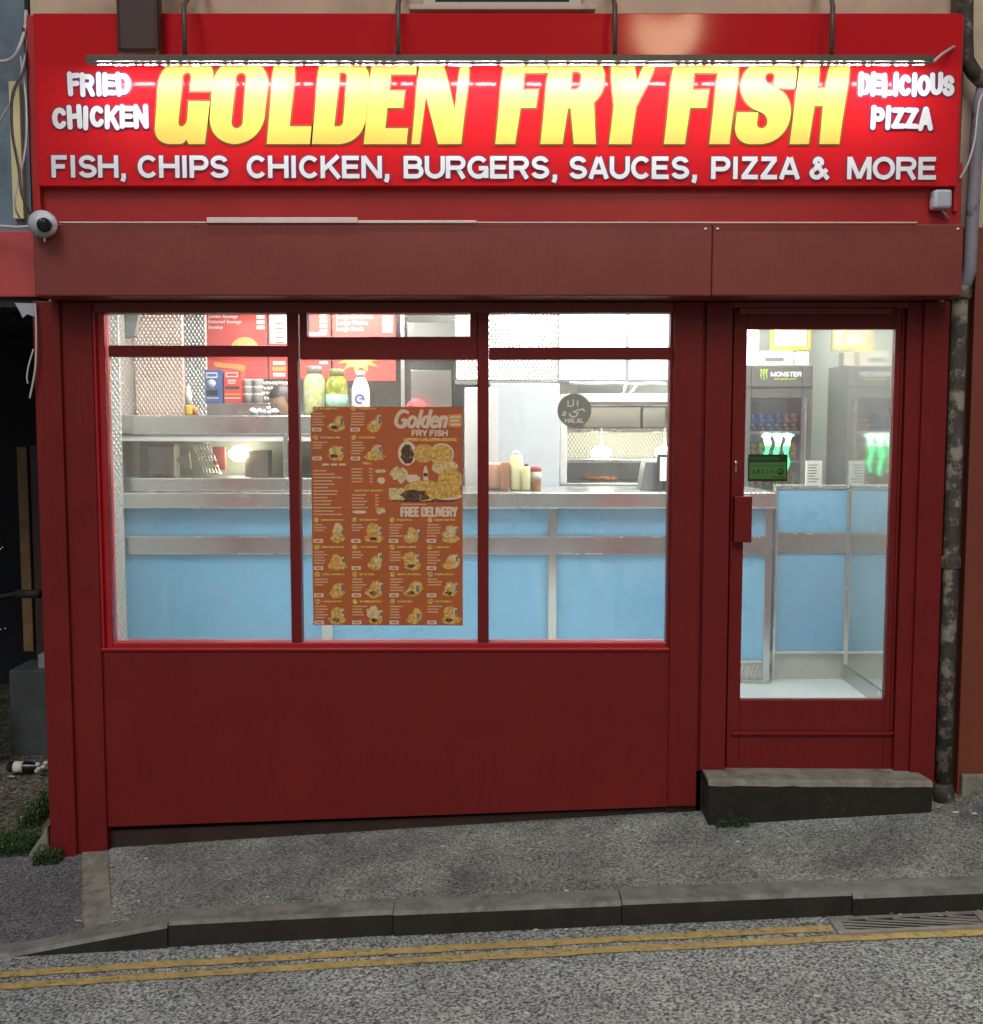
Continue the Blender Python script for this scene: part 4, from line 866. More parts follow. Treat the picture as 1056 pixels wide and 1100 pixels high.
mb = MB(); mb.box(D0, D1, DY + .40, DY + .42, dz(513) + .001, dz(467) - .001, M['wallg']); part('display_back', mb, disp)
mb = MB(); mb.box(D0 + .023, D1 - .031, DY + .006, DY + .010, dz(513) + .001, dz(474) - .001, M['glass']); part('display_glass', mb, disp)
def lamp(px, py, Y, par, r=.05):
    p = at(px, py, Y); mb = MB(); mb.lathe(p, [(r * .5, -r * .62), (r, -r * .2), (r, r * .15), (r * .5, r * .6)], M['lampglow'], 20); return part('heat_lamp', mb, par)
lamp(259, 487, DY + .2, disp, .075)
tray = lambda name, x0, y0, x1, y1, Y, m, lab, cat, g=None: tag(link(name, MB().pbox(x0, y0, x1, y1, Y, .14, m), bevel=.006), lab, cat, g)
mb = MB(); p0, p1 = at(161, 511, DY + .15), at(188, 480, DY + .15); mb.box(p0.x, p1.x, DY + .13, DY + .25, CT + .06, p1.z, M['paper']); mb.box(p0.x, p1.x, DY + .128, DY + .252, p1.z, p1.z + .016, M['kraft']); mb.box(p0.x + .03, p1.x - .01, DY + .11, DY + .128, CT + .06, CT + .10, M['kraft']); tag(link('paper_bag', mb, bevel=.004), 'stack of white paper bags inside the heated display, at its left', 'paper bags')
mb = MB(); p0, p1 = at(263, 511, DY + .15), at(288, 484, DY + .15); mb.box(p0.x, p1.x, DY + .15, DY + .28, CT + .06, p1.z, M['card']); tag(link('paper_bag', mb, bevel=.004), 'pale carton inside the heated display beside the glowing lamp', 'carton')
mb = MB(); c = at(196, 495, DY + .18); mb.prism([(c.x - .04, c.z), (c.x - .02, c.z + .03), (c.x, c.z + .015), (c.x + .04, c.z + .05), (c.x + .05, c.z - .05), (c.x + .01, c.z - .04)][::-1], c.y, c.y + .03, M['paper']); tag(link('wrapping_paper', mb), 'crumpled white wrapping paper inside the heated display', 'wrapping paper')
mb = MB(); a, b = at(207, 476, DY + .1), at(226, 509, DY + .1)
for k in range(6): mb.tube([a + Vector((.02 * k, .0, 0)), b + Vector((.02 * k - .05, .05, 0))], .004, M['chrome'], 6)
for k in range(5): mb.tube([a + (b - a) * (k / 4) + Vector((-.01 * k / 4, .01 * k, 0)), a + (b - a) * (k / 4) + Vector((.1 - .04 * k / 4, .01 * k, 0))], .004, M['chrome'], 6)
tag(link('frying_basket', mb), 'wire rack leaning inside the heated display', 'wire rack')
mb = MB(); mb.pbox(228, 480, 242, 505, DY + .2, .03, M['meatred']); tag(link('food_carton', mb, bevel=.004), 'red carton inside the heated display behind the wire rack', 'carton')
mb = MB(); mb.box(dx(197), dx(249), DY + .05, DY + .2, CT + .055, CT + .075, M['steel']); tag(link('food_tray', mb, bevel=.006), 'flat steel tray along the floor of the heated display', 'tray')

# things standing on the display hood
TZ = dz(446)
def onhood(name, px0, px1, pytop, Y, m, label, cat, prof=None):
    a, b = X(px0, 430, Y), X(px1, 430, Y); zt_ = Z(pytop, Y); return a, b, zt_
def hx_(p, Y): return X(p, 425, Y)
HYY = DY + .22
tb = MB(); a, b = hx_(222, HYY), hx_(290, HYY); tz = Z(433, HYY)
tb.box(a, b, HYY, HYY + .16, TZ + .001, tz, M['steel2']); tag(link('steel_tray', tb, bevel=.004), 'low steel shelf box standing on the heated display', 'shelf')
def carton(p0, p1, ptop, m, label, deco):
    t = thing('carton', (hx_((p0 + p1) / 2, HYY), HYY + .06, tz), label, 'carton'); mb = MB(); mb.box(hx_(p0, HYY), hx_(p1, HYY), HYY + .02, HYY + .13, tz + .001, Z(ptop, HYY), M[m]); part('carton_body', mb, t, .003)
    mb = MB(); Yq = HYY + .019; deco(mb, Yq); part('carton_print', mb, t); return t
def qd(mb, x0, y0, x1, y1, Y, m): mb.raw([(hx_(x0, Y), Y, Z(y1, Y)), (hx_(x1, Y), Y, Z(y1, Y)), (hx_(x1, Y), Y, Z(y0, Y)), (hx_(x0, Y), Y, Z(y0, Y))], [(0, 1, 2, 3)], M[m])
def deco_b(mb, Y):
    qd(mb, 222, 400, 234, 406, Y, 'palegrey'); qd(mb, 223, 401.5, 233, 404.5, Y - .0004, 'bluebox'); mb.lathe((hx_(227.5, Y), Y, Z(412, Y)), [(.026, -.001), (.026, .0006)], M['palegrey'], 18, 'Y'); qd(mb, 222, 419, 234, 425, Y, 'black'); qd(mb, 222, 427, 235, 428, Y, 'palegrey')
def deco_r(mb, Y):
    qd(mb, 243, 400, 256, 405, Y, 'menupink'); qd(mb, 244, 401, 255, 404, Y - .0004, 'redbox'); qd(mb, 245, 408, 254, 409.5, Y, 'menupink'); qd(mb, 245, 411, 253, 412, Y, 'menupink'); qd(mb, 242, 415, 257, 418, Y, 'plinth'); qd(mb, 241, 423, 258, 424, Y, 'orange'); qd(mb, 241, 427, 258, 428, Y, 'menupink')
carton(219.5, 238, 397, 'bluebox', 'tall blue carton with a pale disc, left of the red carton', deco_b)
carton(240, 259, 398, 'redbox', 'tall red carton with dark lips print beside the blue carton', deco_r)
for i, p in enumerate((264, 275)):
    t = thing('foam_cup', (hx_(p, HYY), HYY + .07, tz), ('white takeaway cups stacked next to the red carton', 'white takeaway cups stacked beside the bead packets')[i], 'cups', 'white takeaway cups on the display')
    mb = MB(); x_ = hx_(p, HYY); r = .033; zz_ = tz + .001
    for k in range(3): mb.lathe((x_, HYY + .07, zz_), [(r * .78, 0), (r * .95, .05), (r, .052), (r, .058), (r * .8, .058)], M['whitepl'], 16); zz_ += .045
    part('cup', mb, t)
mb = MB(); Yq = 2.88
for p in range(8):
    for q in range(4): x_ = hx_(283 + 3.5 * p + (q % 2) * 1.6, Yq); mb.ball((x_, Yq, Z(412 + 5.4 * q, Yq)), .011, .008, .014, M['card'], 8, 6)
mb.box(hx_(281, Yq), hx_(312, Yq), Yq + .012, Yq + .016, Z(436, Yq), Z(409, Yq), M['steel2']); tag(link('sachet_strip', mb), 'hanging strips of pale sachets behind the worker head', 'sachets')
# sauce bottle with long white nozzle
Yb = DY + .12; x_ = hx_(202.5, Yb); t = thing('sauce_bottle', (x_, Yb, TZ), 'yellow sauce bottle with long white nozzle on the heated display', 'sauce bottle')
mb = MB(); mb.lathe((x_, Yb, TZ + .001), [(.024, 0), (.026, .01), (.026, .05), (.02, .062)], M['mustard'], 16); part('bottle_body', mb, t)
mb = MB(); mb.lathe((x_, Yb, TZ + .063), [(.02, 0), (.021, .07), (.012, .09), (.004, .13)], M['whitepl'], 14); part('nozzle', mb, t)
mb = MB(); mb.ball((x_ + .04, Yb, TZ + .031), .02, .02, .02, M['orange']); mb.lathe((x_ + .04, Yb, TZ + .001), [(.012, 0), (.012, .014)], M['ketchup'], 10); tag(link('dip_pot', mb), 'small round orange pot beside the long nozzled bottle', 'pot')
# tongs and white scrunched cloth
mb = MB(); c = at(283, 441, DY + .1)
for k in range(9): mb.ball((c.x + random.uniform(-.07, .07), c.y + random.uniform(-.02, .02), TZ + .012 + random.uniform(0, .03)), random.uniform(.014, .026), .018, random.uniform(.012, .02), M['whitepl'], 10, 7)
tag(link('scrunched_paper', mb), 'scrunched white paper on the display in front of the worker', 'paper')
mb = MB(); a = at(291, 437, DY + .11); b = at(307, 449, DY + .08); mb.tube([a, b], .008, M['black_paint']); tag(link('tongs', mb), 'dark tong handle sloping off the heated display', 'tongs')
# jars
def jar(p, r, ptop, m, lid, label, extra=None):
    Y = DY + .18; x_ = hx_(p, Y); t = thing('pickle_jar', (x_, Y, TZ), label, 'jar'); h = Z(ptop, Y) - TZ
    mb = MB(); mb.lathe((x_, Y, TZ + .001), [(r * .9, 0), (r, .01), (r, h * .62), (r * .93, h * .72), (r * .62, h * .86)], M[m], 22); part('jar_body', mb, t)
    mb = MB(); mb.lathe((x_, Y, TZ + h * .86), [(r * .68, 0), (r * .7, h * .13), (r * .62, h * .15)], M[lid], 20); part('jar_lid', mb, t)
    if extra: extra(t, x_, Y, r, h)
def lab(t, x_, Y, r, h): mb = MB(); mb.lathe((x_, Y, TZ + h * .12), [(r * 1.01, 0), (r * 1.01, h * .34)], M['jarlabel'], 22); part('jar_label', mb, t)
jar(338, .068, 394, 'jarpale', 'lidg', 'pale green pickle jar with grey lid, left of the three')
jar(362, .068, 397, 'jargreen', 'lidolive', 'dark green gherkin jar with teal label beside the pale jar', lab)
Yb = DY + .18; x_ = hx_(387.5, Yb); t = thing('milk_bottle', (x_, Yb, TZ), 'white plastic bottle with violet round label beside gherkin jar', 'bottle'); h = Z(398, Yb) - TZ
mb = MB(); mb.lathe((x_, Yb, TZ + .001), [(.052, 0), (.056, .012), (.056, h * .58), (.04, h * .76), (.026, h * .86)], M['whitepl'], 20); part('bottle_body', mb, t)
mb = MB(); mb.lathe((x_, Yb, TZ + h * .86), [(.03, 0), (.03, h * .13)], M['card'], 16); part('bottle_cap', mb, t)
mb = MB(); ribbon(mb, [(x_ + a, TZ + h * .36 + b) for a, b in arc(0, 0, .024, .024, 300, -20, 16)], .012, Yb - .0575, M['violet']); ribbon(mb, [(x_ - .002, TZ + h * .36), (x_ + .026, TZ + h * .36 + .004)], .01, Yb - .058, M['violet']); part('bottle_label', mb, t)

# things on the counter to the right of the poster
def bottle(name, p, r, ptop, Y, m, capm, label, cat, prof=None):
    x_ = X(p, 505, Y); h = Z(ptop, Y) - CT; t = thing(name, (x_, Y, CT), label, cat)
    mb = MB(); mb.lathe((x_, Y, CT + .001), prof(h, r) if prof else [(r * .92, 0), (r, .01), (r, h * .84), (r * .6, h * .9)], M[m], 20); part('bottle_body', mb, t)
    mb = MB(); mb.lathe((x_, Y, CT + h * .9), [(r * .55, 0), (r * .6, h * .06), (r * .2, h * .1)], M[capm], 16); part('bottle_cap', mb, t); return t
CBY = CY0 + .2
bottle('sauce_bottle', 554.5, .040, 484, CBY, 'sauceyel', 'whitepl', 'tallest cream sauce bottle on the counter right of the poster', 'sauce bottle')
bottle('sauce_bottle', 565.5, .024, 498, CBY - .03, 'sauceyel', 'black_paint', 'small cream sauce bottle with dark cap beside the tall one', 'sauce bottle')
t = bottle('spice_jar', 575.5, .034, 501, CBY, 'spice', 'ketchup', 'brown spice jar with red lid at the end of the bottles', 'jar', lambda h, r: [(r * .95, 0), (r, .008), (r, h * .36), (r * .98, h * .8), (r * .9, h * .9)])
mb = MB(); x_ = X(575.5, 505, CBY); h = Z(501, CBY) - CT; mb.lathe((x_, CBY, CT + h * .38), [(.0345, 0), (.0345, h * .4)], M['card'], 20); part('jar_label', mb, t)
mb = MB(); mb.lathe((x_, CBY, CT + h * .80), [(.036, 0), (.036, h * .2)], M['ketchup'], 20); part('jar_lid', mb, t)
mb = MB(); x_ = X(534, 505, CBY + .05); mb.lathe((x_, CBY + .05, CT + .001), [(.05, 0), (.062, .02), (.064, .15), (.058, .165)], M['peach'], 22); tag(link('sauce_tub', mb), 'peach coloured tub behind the window bar on the counter', 'tub')
mb = MB(); x_ = X(542.5, 505, CBY - .02); mb.lathe((x_, CBY - .02, CT + .001), [(.024, 0), (.028, .01), (.028, .165), (.022, .175)], M['spice'], 18); tag(link('seasoning_tub', mb), 'narrow mottled brown tub between peach tub and cream bottle', 'tub')
# till
t = thing('till', (X(706, 510, CBY), CBY + .05, CT), 'dark grey till with lit screen at the counter end', 'till')
mb = MB(); a0, a1 = X(688, 510, CBY), X(722, 510, CBY); mb.prism([(a0, CT + .001), (a1 + .1, CT + .001), (a1 + .1, Z(496, CBY)), (a0 + .03, Z(496, CBY))], CBY, CBY + .2, M['slategrey']); part('till_body', mb, t, .006)
mb = MB(); mb.box(X(706, 505, CBY - .06), X(735, 505, CBY - .06), CBY - .06, CBY - .03, Z(518, CBY - .06), Z(488, CBY - .06), M['black_paint']); part('till_display', mb, t, .004)
mb = MB(); mb.box(X(709, 505, CBY - .061), X(733, 505, CBY - .061), CBY - .063, CBY - .0605, Z(516.5, CBY - .06), Z(491, CBY - .06), M['screen']); part('till_screen', mb, t)
mb = MB(); mb.box(X(712, 520, CBY - .05), X(730, 520, CBY - .05), CBY - .045, CBY - .001, CT + .001, Z(518, CBY - .05), M['black_paint']); part('till_stand', mb, t)

# ------------------------------------------------------------------ inside: back of the shop
# left nib and quilted panels
mb = MB(); Yn = 1.585; mb.box(XLW - .02, X(132.5, 560, Yn), Yn, Yn + .02, FLZ, CEZ - .002, M['quilt']); tag(link('quilted_cladding', mb), 'quilted steel column at the left end of the blue counter', 'wall panel')
mb = MB(); Yn = 2.15; mb.box(XLW + .003, X(196, 400, Yn), Yn, Yn + .05, FLZ, CEZ - .002, M['quilt_reflect']); tag(link('quilted_cladding', mb), 'quilted steel panel with a painted rosy reflection behind the display', 'wall panel')
mb = MB(); Yn2 = 2.6; mb.box(X(190, 400, Yn2), X(221, 400, Yn2), Yn2, Yn2 + .05, FLZ, CEZ - .002, M['quilt']); tag(link('quilted_cladding', mb), 'narrow quilted steel panel left of the red menu boards', 'wall panel')
mb = MB(); Ys = 1.35; a = at(133, 330, Ys); b = at(150, 362, Ys); mb.prism([(a.x, Z(364, Ys)), (X(145, 360, Ys), Z(361, Ys)), (X(149, 340, Ys), Z(338, Ys)), (X(151, 340, Ys), Z(322, Ys)), (a.x, Z(322, Ys))], Ys, Ys + .05, M['slategrey']); tag(link('wall_speaker', mb, bevel=.006), 'dark grey wedge shaped speaker high beside the quilted wall', 'speaker')
# back wall cladding
mb = MB(); mb.box(X(205, 420, BY - .02), X(437, 420, BY - .02), BY - .02, BY - .001, FLZ, CEZ - .002, M['quilt']); tag(link('quilted_cladding', mb), 'wide quilted steel cladding behind the menu boards and jars', 'wall panel')
mb = MB(); mb.box(X(437, 420, BY - .02) + .001, X(620, 420, BY - .02), BY - .02, BY - .001, FLZ, CEZ - .002, M['quilt']); tag(link('quilted_cladding', mb), 'quilted steel cladding under the extractor hood', 'wall panel')
# menu boards
MY = 2.95
def board(p0, p1, pbot, label, deco):
    t = thing('menu_board', (X((p0 + p1) / 2, 400, MY), MY, Z(pbot, MY)), label, 'menu board'); mb = MB(); mb.box(X(p0, 370, MY), X(p1, 370, MY), MY, MY + .03, Z(pbot, MY), Z(300, MY), M['menured']); part('board_sheet', mb, t, .003)
    mb = MB(); deco(mb, lambda p: X(p, 370, MY), lambda p: Z(p, MY)); part('board_print', mb, t)
def bq(mb, x0, y0, x1, y1, m, X_, Z_, d=.001): mb.raw([(X_(x0), MY - d, Z_(y1)), (X_(x1), MY - d, Z_(y1)), (X_(x1), MY - d, Z_(y0)), (X_(x0), MY - d, Z_(y0))], [(0, 1, 2, 3)], M[m])
def be(mb, cx, cy, rx, ry, m, X_, Z_, d=.001, up=False):
    c = [(cx + rx * math.cos(q * math.pi / 12), cy - ry * math.sin(q * math.pi / 12)) for q in (range(13) if up else range(24))]; mb.raw([(X_(a), MY - d, Z_(b)) for a, b in c], [tuple(range(len(c)))], M[m])
def b1(mb, X_, Z_):
    for s, y, x1 in (('Jumbo Sausage', 338, 256), ('Battered Sausage', 343.5, 260), ('Saveloy', 349.5, 240)): ftext(mb, s, X_(224), X_(x1), Z_(y + 4.8), Z_(y), MY - .001, M['white'])
    for k in range(3): bq(mb, 276, 338.5 + 5.6 * k, 284.5, 342.5 + 5.6 * k, 'menupink', X_, Z_)
    be(mb, 263, 375, 15, 13, 'pieprint', X_, Z_, .001, True); bq(mb, 248, 375, 278, 378, 'orange', X_, Z_, .0012)
    c = [(229, 389), (262, 392), (264, 396), (261, 399), (250, 396), (230, 394)]; mb.raw([(X_(a), MY - .001, Z_(b)) for a, b in c], [tuple(range(len(c)))[::-1]], M['orange'])
def b2(mb, X_, Z_):
    bq(mb, 290, 338, 308, 369, 'menupink', X_, Z_)
    for k in range(5): bq(mb, 296, 347 + 5 * k, 305, 348.4 + 5 * k, 'meatred', X_, Z_, .0014)
    bq(mb, 293, 388, 306, 392, 'menupink', X_, Z_); bq(mb, 292, 394, 307, 398.5, 'orange', X_, Z_); bq(mb, 293, 400.5, 306, 404.5, 'menupink', X_, Z_)
def b3(mb, X_, Z_):
    for k in range(4): bq(mb, 344, 338 + 5.3 * k, 351.5, 341.5 + 5.3 * k, 'menupink', X_, Z_)
    bq(mb, 332, 357, 351, 360, 'menupink', X_, Z_)
    for k in range(5): bq(mb, 325, 339 + 4 * k, 338, 340.2 + 4 * k, 'meatred', X_, Z_)
    bq(mb, 343, 388, 352, 391, 'menupink', X_, Z_)
def b4(mb, X_, Z_):
    for s, y, x1 in (('Large Haddock', 338, 401), ('Large Plaice', 344.5, 395), ('Large Rock', 351, 391)): ftext(mb, s, X_(362), X_(x1), Z_(y + 5.6), Z_(y), MY - .001, M['white'])
    for k in range(3): bq(mb, 411, 339 + 6.5 * k, 422, 344 + 6.5 * k, 'menupink', X_, Z_)
    c = [(385 + (20 if k % 2 else 34) * math.cos(2 * math.pi * k / 22) * .72, 386 - (8 if k % 2 else 15) * math.sin(2 * math.pi * k / 22)) for k in range(22)]; mb.raw([(X_(a), MY - .001, Z_(b)) for a, b in c], [tuple(range(22))], M['orange']); be(mb, 385, 388, 13, 7, 'pieprint', X_, Z_, .0015)
board(220, 286.5, 407.5, 'red menu board with sausage and pie pictures, farthest left', b1); board(288.5, 312, 407.5, 'narrow red menu board with a pale price list at top', b2); board(318, 355, 407.5, 'red menu board above the pale pickle jar', b3); board(357.5, 425, 409.5, 'red menu board with orange burst and fish names', b4)
# extractor hood
hY = 2.75
hd = thing('extractor_hood', (X(515, 400, hY), hY + .3, Z(410, hY)), 'quilted stainless extractor hood over the fryers', 'extractor hood')
mb = MB(); x0, x1 = X(490, 380, hY), X(600, 380, hY); mb.box(x0, x1, hY, BY - .03, Z(408, hY), CEZ - .002, M['quilt']); part('hood_canopy', mb, hd)
mb = MB(); mb.box(x0 - .005, x1, hY - .012, hY - .001, Z(413, hY), Z(409, hY), M['steel']); part('hood_lip', mb, hd, .002)
mb = MB(); mb.box(X(437, 350, hY), X(489, 350, hY), hY + .02, BY - .03, Z(362, hY), Z(346, hY), M['steel2']); mb.box(X(489, 350, hY), X(506, 350, hY), hY - .03, hY - .014, Z(362, hY), Z(348, hY), M['whitepl']); part('hood_duct', mb, hd, .004)
mb = MB(); mb.box(X(548, 340, hY), X(576, 340, hY), hY - .04, hY - .013, Z(352, hY), Z(345, hY), M['ceil_lamp']); part('hood_lamp', mb, hd)
mb = MB(); mb.box(X(431, 420, MY), X(435, 420, MY), MY - .02, MY + .02, FLZ, CEZ - .002, M['steel']); tag(link('steel_post', mb), 'slim upright steel post right of the menu boards', 'post')
mb = MB(); Yp = 2.9; mb.box(X(441, 410, Yp), X(485, 410, Yp), Yp, Yp + .3, Z(470, Yp), Z(397, Yp), M['steel2']); tag(link('steel_cupboard', mb, bevel=.006), 'dull steel cupboard on the back wall above the poster', 'cupboard')
mb = MB(); mb.box(X(499, 420, 2.62), X(540, 420, 2.62), 2.62, 3.2, FLZ, Z(416, 2.62), M['whitepl']); tag(link('tall_freezer', mb, bevel=.012), 'tall white cabinet partly hidden behind the second window bar', 'cabinet')
# white partition board and post
Yp = 2.45
mb = MB(); mb.box(X(527, 460, Yp), X(601, 460, Yp), Yp, Yp + .03, FLZ, Z(412, Yp), M['palegrey']); mb.box(X(527, 460, Yp), X(535, 460, Yp), Yp - .012, Yp - .001, FLZ, Z(419, Yp), M['whitepl']); tag(link('partition_board', mb, bevel=.003), 'pale blue grey partition board behind the cream sauce bottles', 'partition')
# lit white panels
for i, (p0, p1) in enumerate(((601.5, 672), (676, 745))):
    Yl = 2.7; t = thing('glow_panel', (X((p0 + p1) / 2, 400, Yl), Yl, Z(409, Yl)), ('blank lit white panel next to the extractor hood', 'blank lit white panel nearest the window post')[i], 'lit panel', 'lit white panels above the hot cabinet')
    mb = MB(); mb.box(X(p0, 370, Yl), X(p1, 370, Yl), Yl, Yl + .05, Z(409, Yl), Z(290, Yl), M['lightbox']); part('panel_face', mb, t, .002)
    mb = MB(); mb.box(X(p1, 370, Yl) + .001, X(p1 + 3.5, 370, Yl), Yl - .004, Yl + .05, Z(409, Yl), Z(290, Yl), M['slategrey']); mb.box(X(p0, 370, Yl), X(p1, 370, Yl), Yl - .006, Yl - .001, Z(410, Yl), Z(407.5, Yl), M['steel2']); part('panel_frame', mb, t)
# hot cabinet
KY = 2.5; kx_ = lambda p: X(p, 475, KY); kz_ = lambda p: Z(p, KY); kb = KY + .55
hc = thing('hot_cabinet', (kx_(670), KY + .3, FLZ), 'white lit hot food cabinet with shelves behind the counter', 'food cabinet')
K0, K1 = kx_(602), kx_(760)
mb = MB(); mb.box(K0, K1, KY + .02, kb, FLZ, kz_(524), M['wallw']); mb.box(K0 - .0, K1, KY, kb, kz_(524) + .001, kz_(519), M['steel']); part('cabinet_base', mb, hc, .004)
mb = MB(); mb.box(K0, K0 + .045, KY, KY + .04, kz_(519) + .001, kz_(424), M['whitepl']); mb.box(K1 - .04, K1, KY, KY + .04, kz_(519) + .001, kz_(424), M['whitepl']); mb.box(K0, K0 + .012, KY + .041, kb, kz_(519) + .001, kz_(424), M['wallw']); part('cabinet_post', mb, hc, .003)
mb = MB(); mb.box(K0 + .046, K1 - .041, KY - .002, kb, kz_(432), kz_(423), M['whitepl']); mb.box(K0 + .046, K1 - .041, KY + .01, KY + .03, kz_(436), kz_(432) - .001, M['steel2']); part('cabinet_top', mb, hc, .003)
mb = MB(); mb.box(K0 + .013, K1, kb - .02, kb, kz_(519) + .001, kz_(432) - .002, M['quilt']); part('cabinet_back', mb, hc)
for p, d in ((461, .25), (494, .1)):
    mb = MB(); mb.box(K0 + .05, K1 - .045, KY + d, kb - .03, kz_(p + 4), kz_(p), M['steel']); part('shelf', mb, hc, .003)
mb = MB(); mb.box(kx_(632), kx_(694), KY + .3, KY + .4, kz_(460), kz_(437), M['wallw']); mb.box(kx_(697), kx_(722), KY + .3, KY + .4, kz_(460), kz_(437), M['wallw']); part('shelf_box', mb, hc, .006)
for p in (646, 714):
    h = lamp(p, 486, KY + .2, hc, .07); mb = MB(); c = at(p, 486, KY + .2); mb.tube([c + Vector((0, 0, .04)), c + Vector((0, 0, .17))], .008, M['whitepl']); part('lamp_stem', mb, h)
mb = MB(); c = at(642, 516, KY + .2)
for k in range(22): mb.ball((c.x + random.uniform(-.12, .12), c.y + random.uniform(-.05, .05), kz_(519) + .018 + random.uniform(0, .012)), random.uniform(.015, .03), .02, .014, M['food'], 8, 6)
tag(link('fried_food', mb), 'heap of orange fried food under the hot cabinet lamp', 'food')
mb = MB(); Yt = 2.62; mb.tube([at(612, 411, Yt), at(640, 412, Yt), at(660, 411, Yt), at(685, 413, Yt), at(700, 411, Yt), at(722, 413, Yt)], .010, M['steel2']); mb.tube([at(672, 413, Yt), at(668, 432, Yt)], .012, M['steel2']); mb.tube([at(686, 411, Yt), at(676, 424, Yt), at(670, 431, Yt)], .012, M['slategrey']); tag(link('gas_pipe', mb), 'steel pipework running above the hot cabinet', 'pipe')

# drinks fridge through the door
FY = 2.2; fx = lambda p: X(p, 450, FY); fz = lambda p: Z(p, FY)
f0, f1 = fx(800), fx(872.5)
fg = thing('drinks_fridge', ((f0 + f1) / 2, FY + .25, FLZ), 'charcoal drinks fridge with glowing green claw behind the door', 'fridge')
ft = fz(392); fo0, fo1, foz0, foz1 = fx(806.5), fx(861), fz(590), fz(428)
mb = MB(); mb.box(f0, fo0, FY, FY + .42, FLZ + .08, ft, M['fridge']); mb.box(fo1, f1, FY, FY + .42, FLZ + .08, ft, M['fridge']); mb.box(fo0, fo1, FY, FY + .42, foz1, ft, M['fridge']); mb.box(fo0, fo1, FY, FY + .42, FLZ + .08, foz0, M['fridge']); mb.box(fo0, fo1, FY + .36, FY + .42, foz0, foz1, M['fridgein']); part('fridge_body', mb, fg, .008)
mb = MB(); mb.box(fx(801), fx(872), FY - .012, FY - .001, fz(416), fz(415), M['black']); mb.box(fo1 + .01, fo1 + .03, FY - .02, FY - .001, foz0, foz1, M['steel2']); part('fridge_trim', mb, fg)
mb = MB(); mb.box(fo0, fo1, FY + .006, FY + .012, foz0, foz1, M['glass']); part('fridge_glass', mb, fg)
for p in (464, 495, 527, 558):
    mb = MB(); mb.box(fo0 + .001, fo1 - .001, FY + .03, FY + .355, fz(p + 1.5), fz(p), M['steel2']); mb.box(fo0 + .001, fo1 - .001, FY + .022, FY + .029, fz(p + 2.5), fz(p - 1), M['whitepl']); part('fridge_shelf', mb, fg)
mb = MB(); word(mb, 'MONSTER', fx(827), fx(860), fz(404.5), fz(399.5), FY - .003, M['white'], .26); ftext(mb, 'ENERGY', fx(831), fx(855), fz(408.2), fz(406), FY - .003, M['lime'])
part('fridge_lettering', mb, fg)
def claw(mb, cx, cz_, w_, h_, Y, m, mt=None):
    """three ragged vertical claw slashes"""
    for k in (-1, 0, 1):
        x_ = cx + k * w_ * .33; st = []; n = 10
        for i in range(n + 1):
            t_ = i / n; st.append((x_ + w_ * .04 * math.sin(t_ * 9 + k), cz_ + h_ * (.5 - t_ * (1 if k == 0 else .92)), w_ * (.12 - .09 * t_) * (1 + .25 * math.sin(t_ * 17 + k * 2))))
        Lp = [(a - c, b) for a, b, c in st]; Rp = [(a + c, b) for a, b, c in st]
        for i in range(n): mb.raw([(Lp[i][0], Y, Lp[i][1]), (Lp[i + 1][0], Y, Lp[i + 1][1]), (Rp[i + 1][0], Y, Rp[i + 1][1]), (Rp[i][0], Y, Rp[i][1])], [(0, 1, 2, 3)], mt if (mt and i < 3) else m)
        if mt: mb.raw([(x_ + w_ * .19 * (1 + .25 * math.sin(q * 5 + k)) * math.cos(q * .5236), Y - .003, cz_ + h_ * .47 + w_ * .085 * math.sin(q * .5236)) for q in range(12)], [tuple(range(12))], mt)
mb = MB(); claw(mb, fx(819.5), fz(402.5), .052, .072, FY - .003, M['lime']); part('claw_logo', mb, fg)
mb = MB(); claw(mb, fx(835), fz(489), .20, .27, FY - .008, M['clawglow'], M['clawtop']); part('claw_light', mb, fg)
cans = []
rows = ((464, 'canblue', 'canred'), (495, 'cangreen', 'canorange'), (527, 'canorange', 'canorange'), (558, 'cangreen', 'canblue'))
can_kind = {}
CN = {'canblue': 'blue drink can in the fridge door', 'canred': 'maroon drink can in the fridge', 'cangreen': 'yellow and green drink can in the fridge', 'canorange': 'orange drink can in the fridge'}
for ri, (p, ma, mb_) in enumerate(rows):
    for k in range(6):
        x_ = fo0 + .03 + k * ((fo1 - fo0 - .06) / 5); km = ma if k < 4 else mb_; zb_ = fz(p) + .002; hh = .115; y_ = FY + .075
        if km not in can_kind:
            t = thing('drink_can', (x_, y_, zb_), CN[km], 'drink can', 'drink cans on the fridge shelves')
            q = MB(); q.lathe((x_, y_, zb_), [(.022, 0), (.027, .008), (.027, hh - .012), (.022, hh)], M[km], 14); part('can_body', q, t)
            q = MB(); q.lathe((x_, y_, zb_ + hh), [(.0215, 0), (.0215, .003)], M['steel'], 14); part('can_top', q, t); can_kind[km] = t
        else: s = can_kind[km]; dup(s, x_ - s.location.x, y_ - s.location.y, zb_ - s.location.z)
for km, t in can_kind.items():
    for o in [o for o in C.objects if o.get('label') == CN[km]]: o['group'] = {'canblue': 'blue drink cans', 'canred': 'maroon drink cans', 'cangreen': 'yellow green drink cans', 'canorange': 'orange drink cans'}[km]
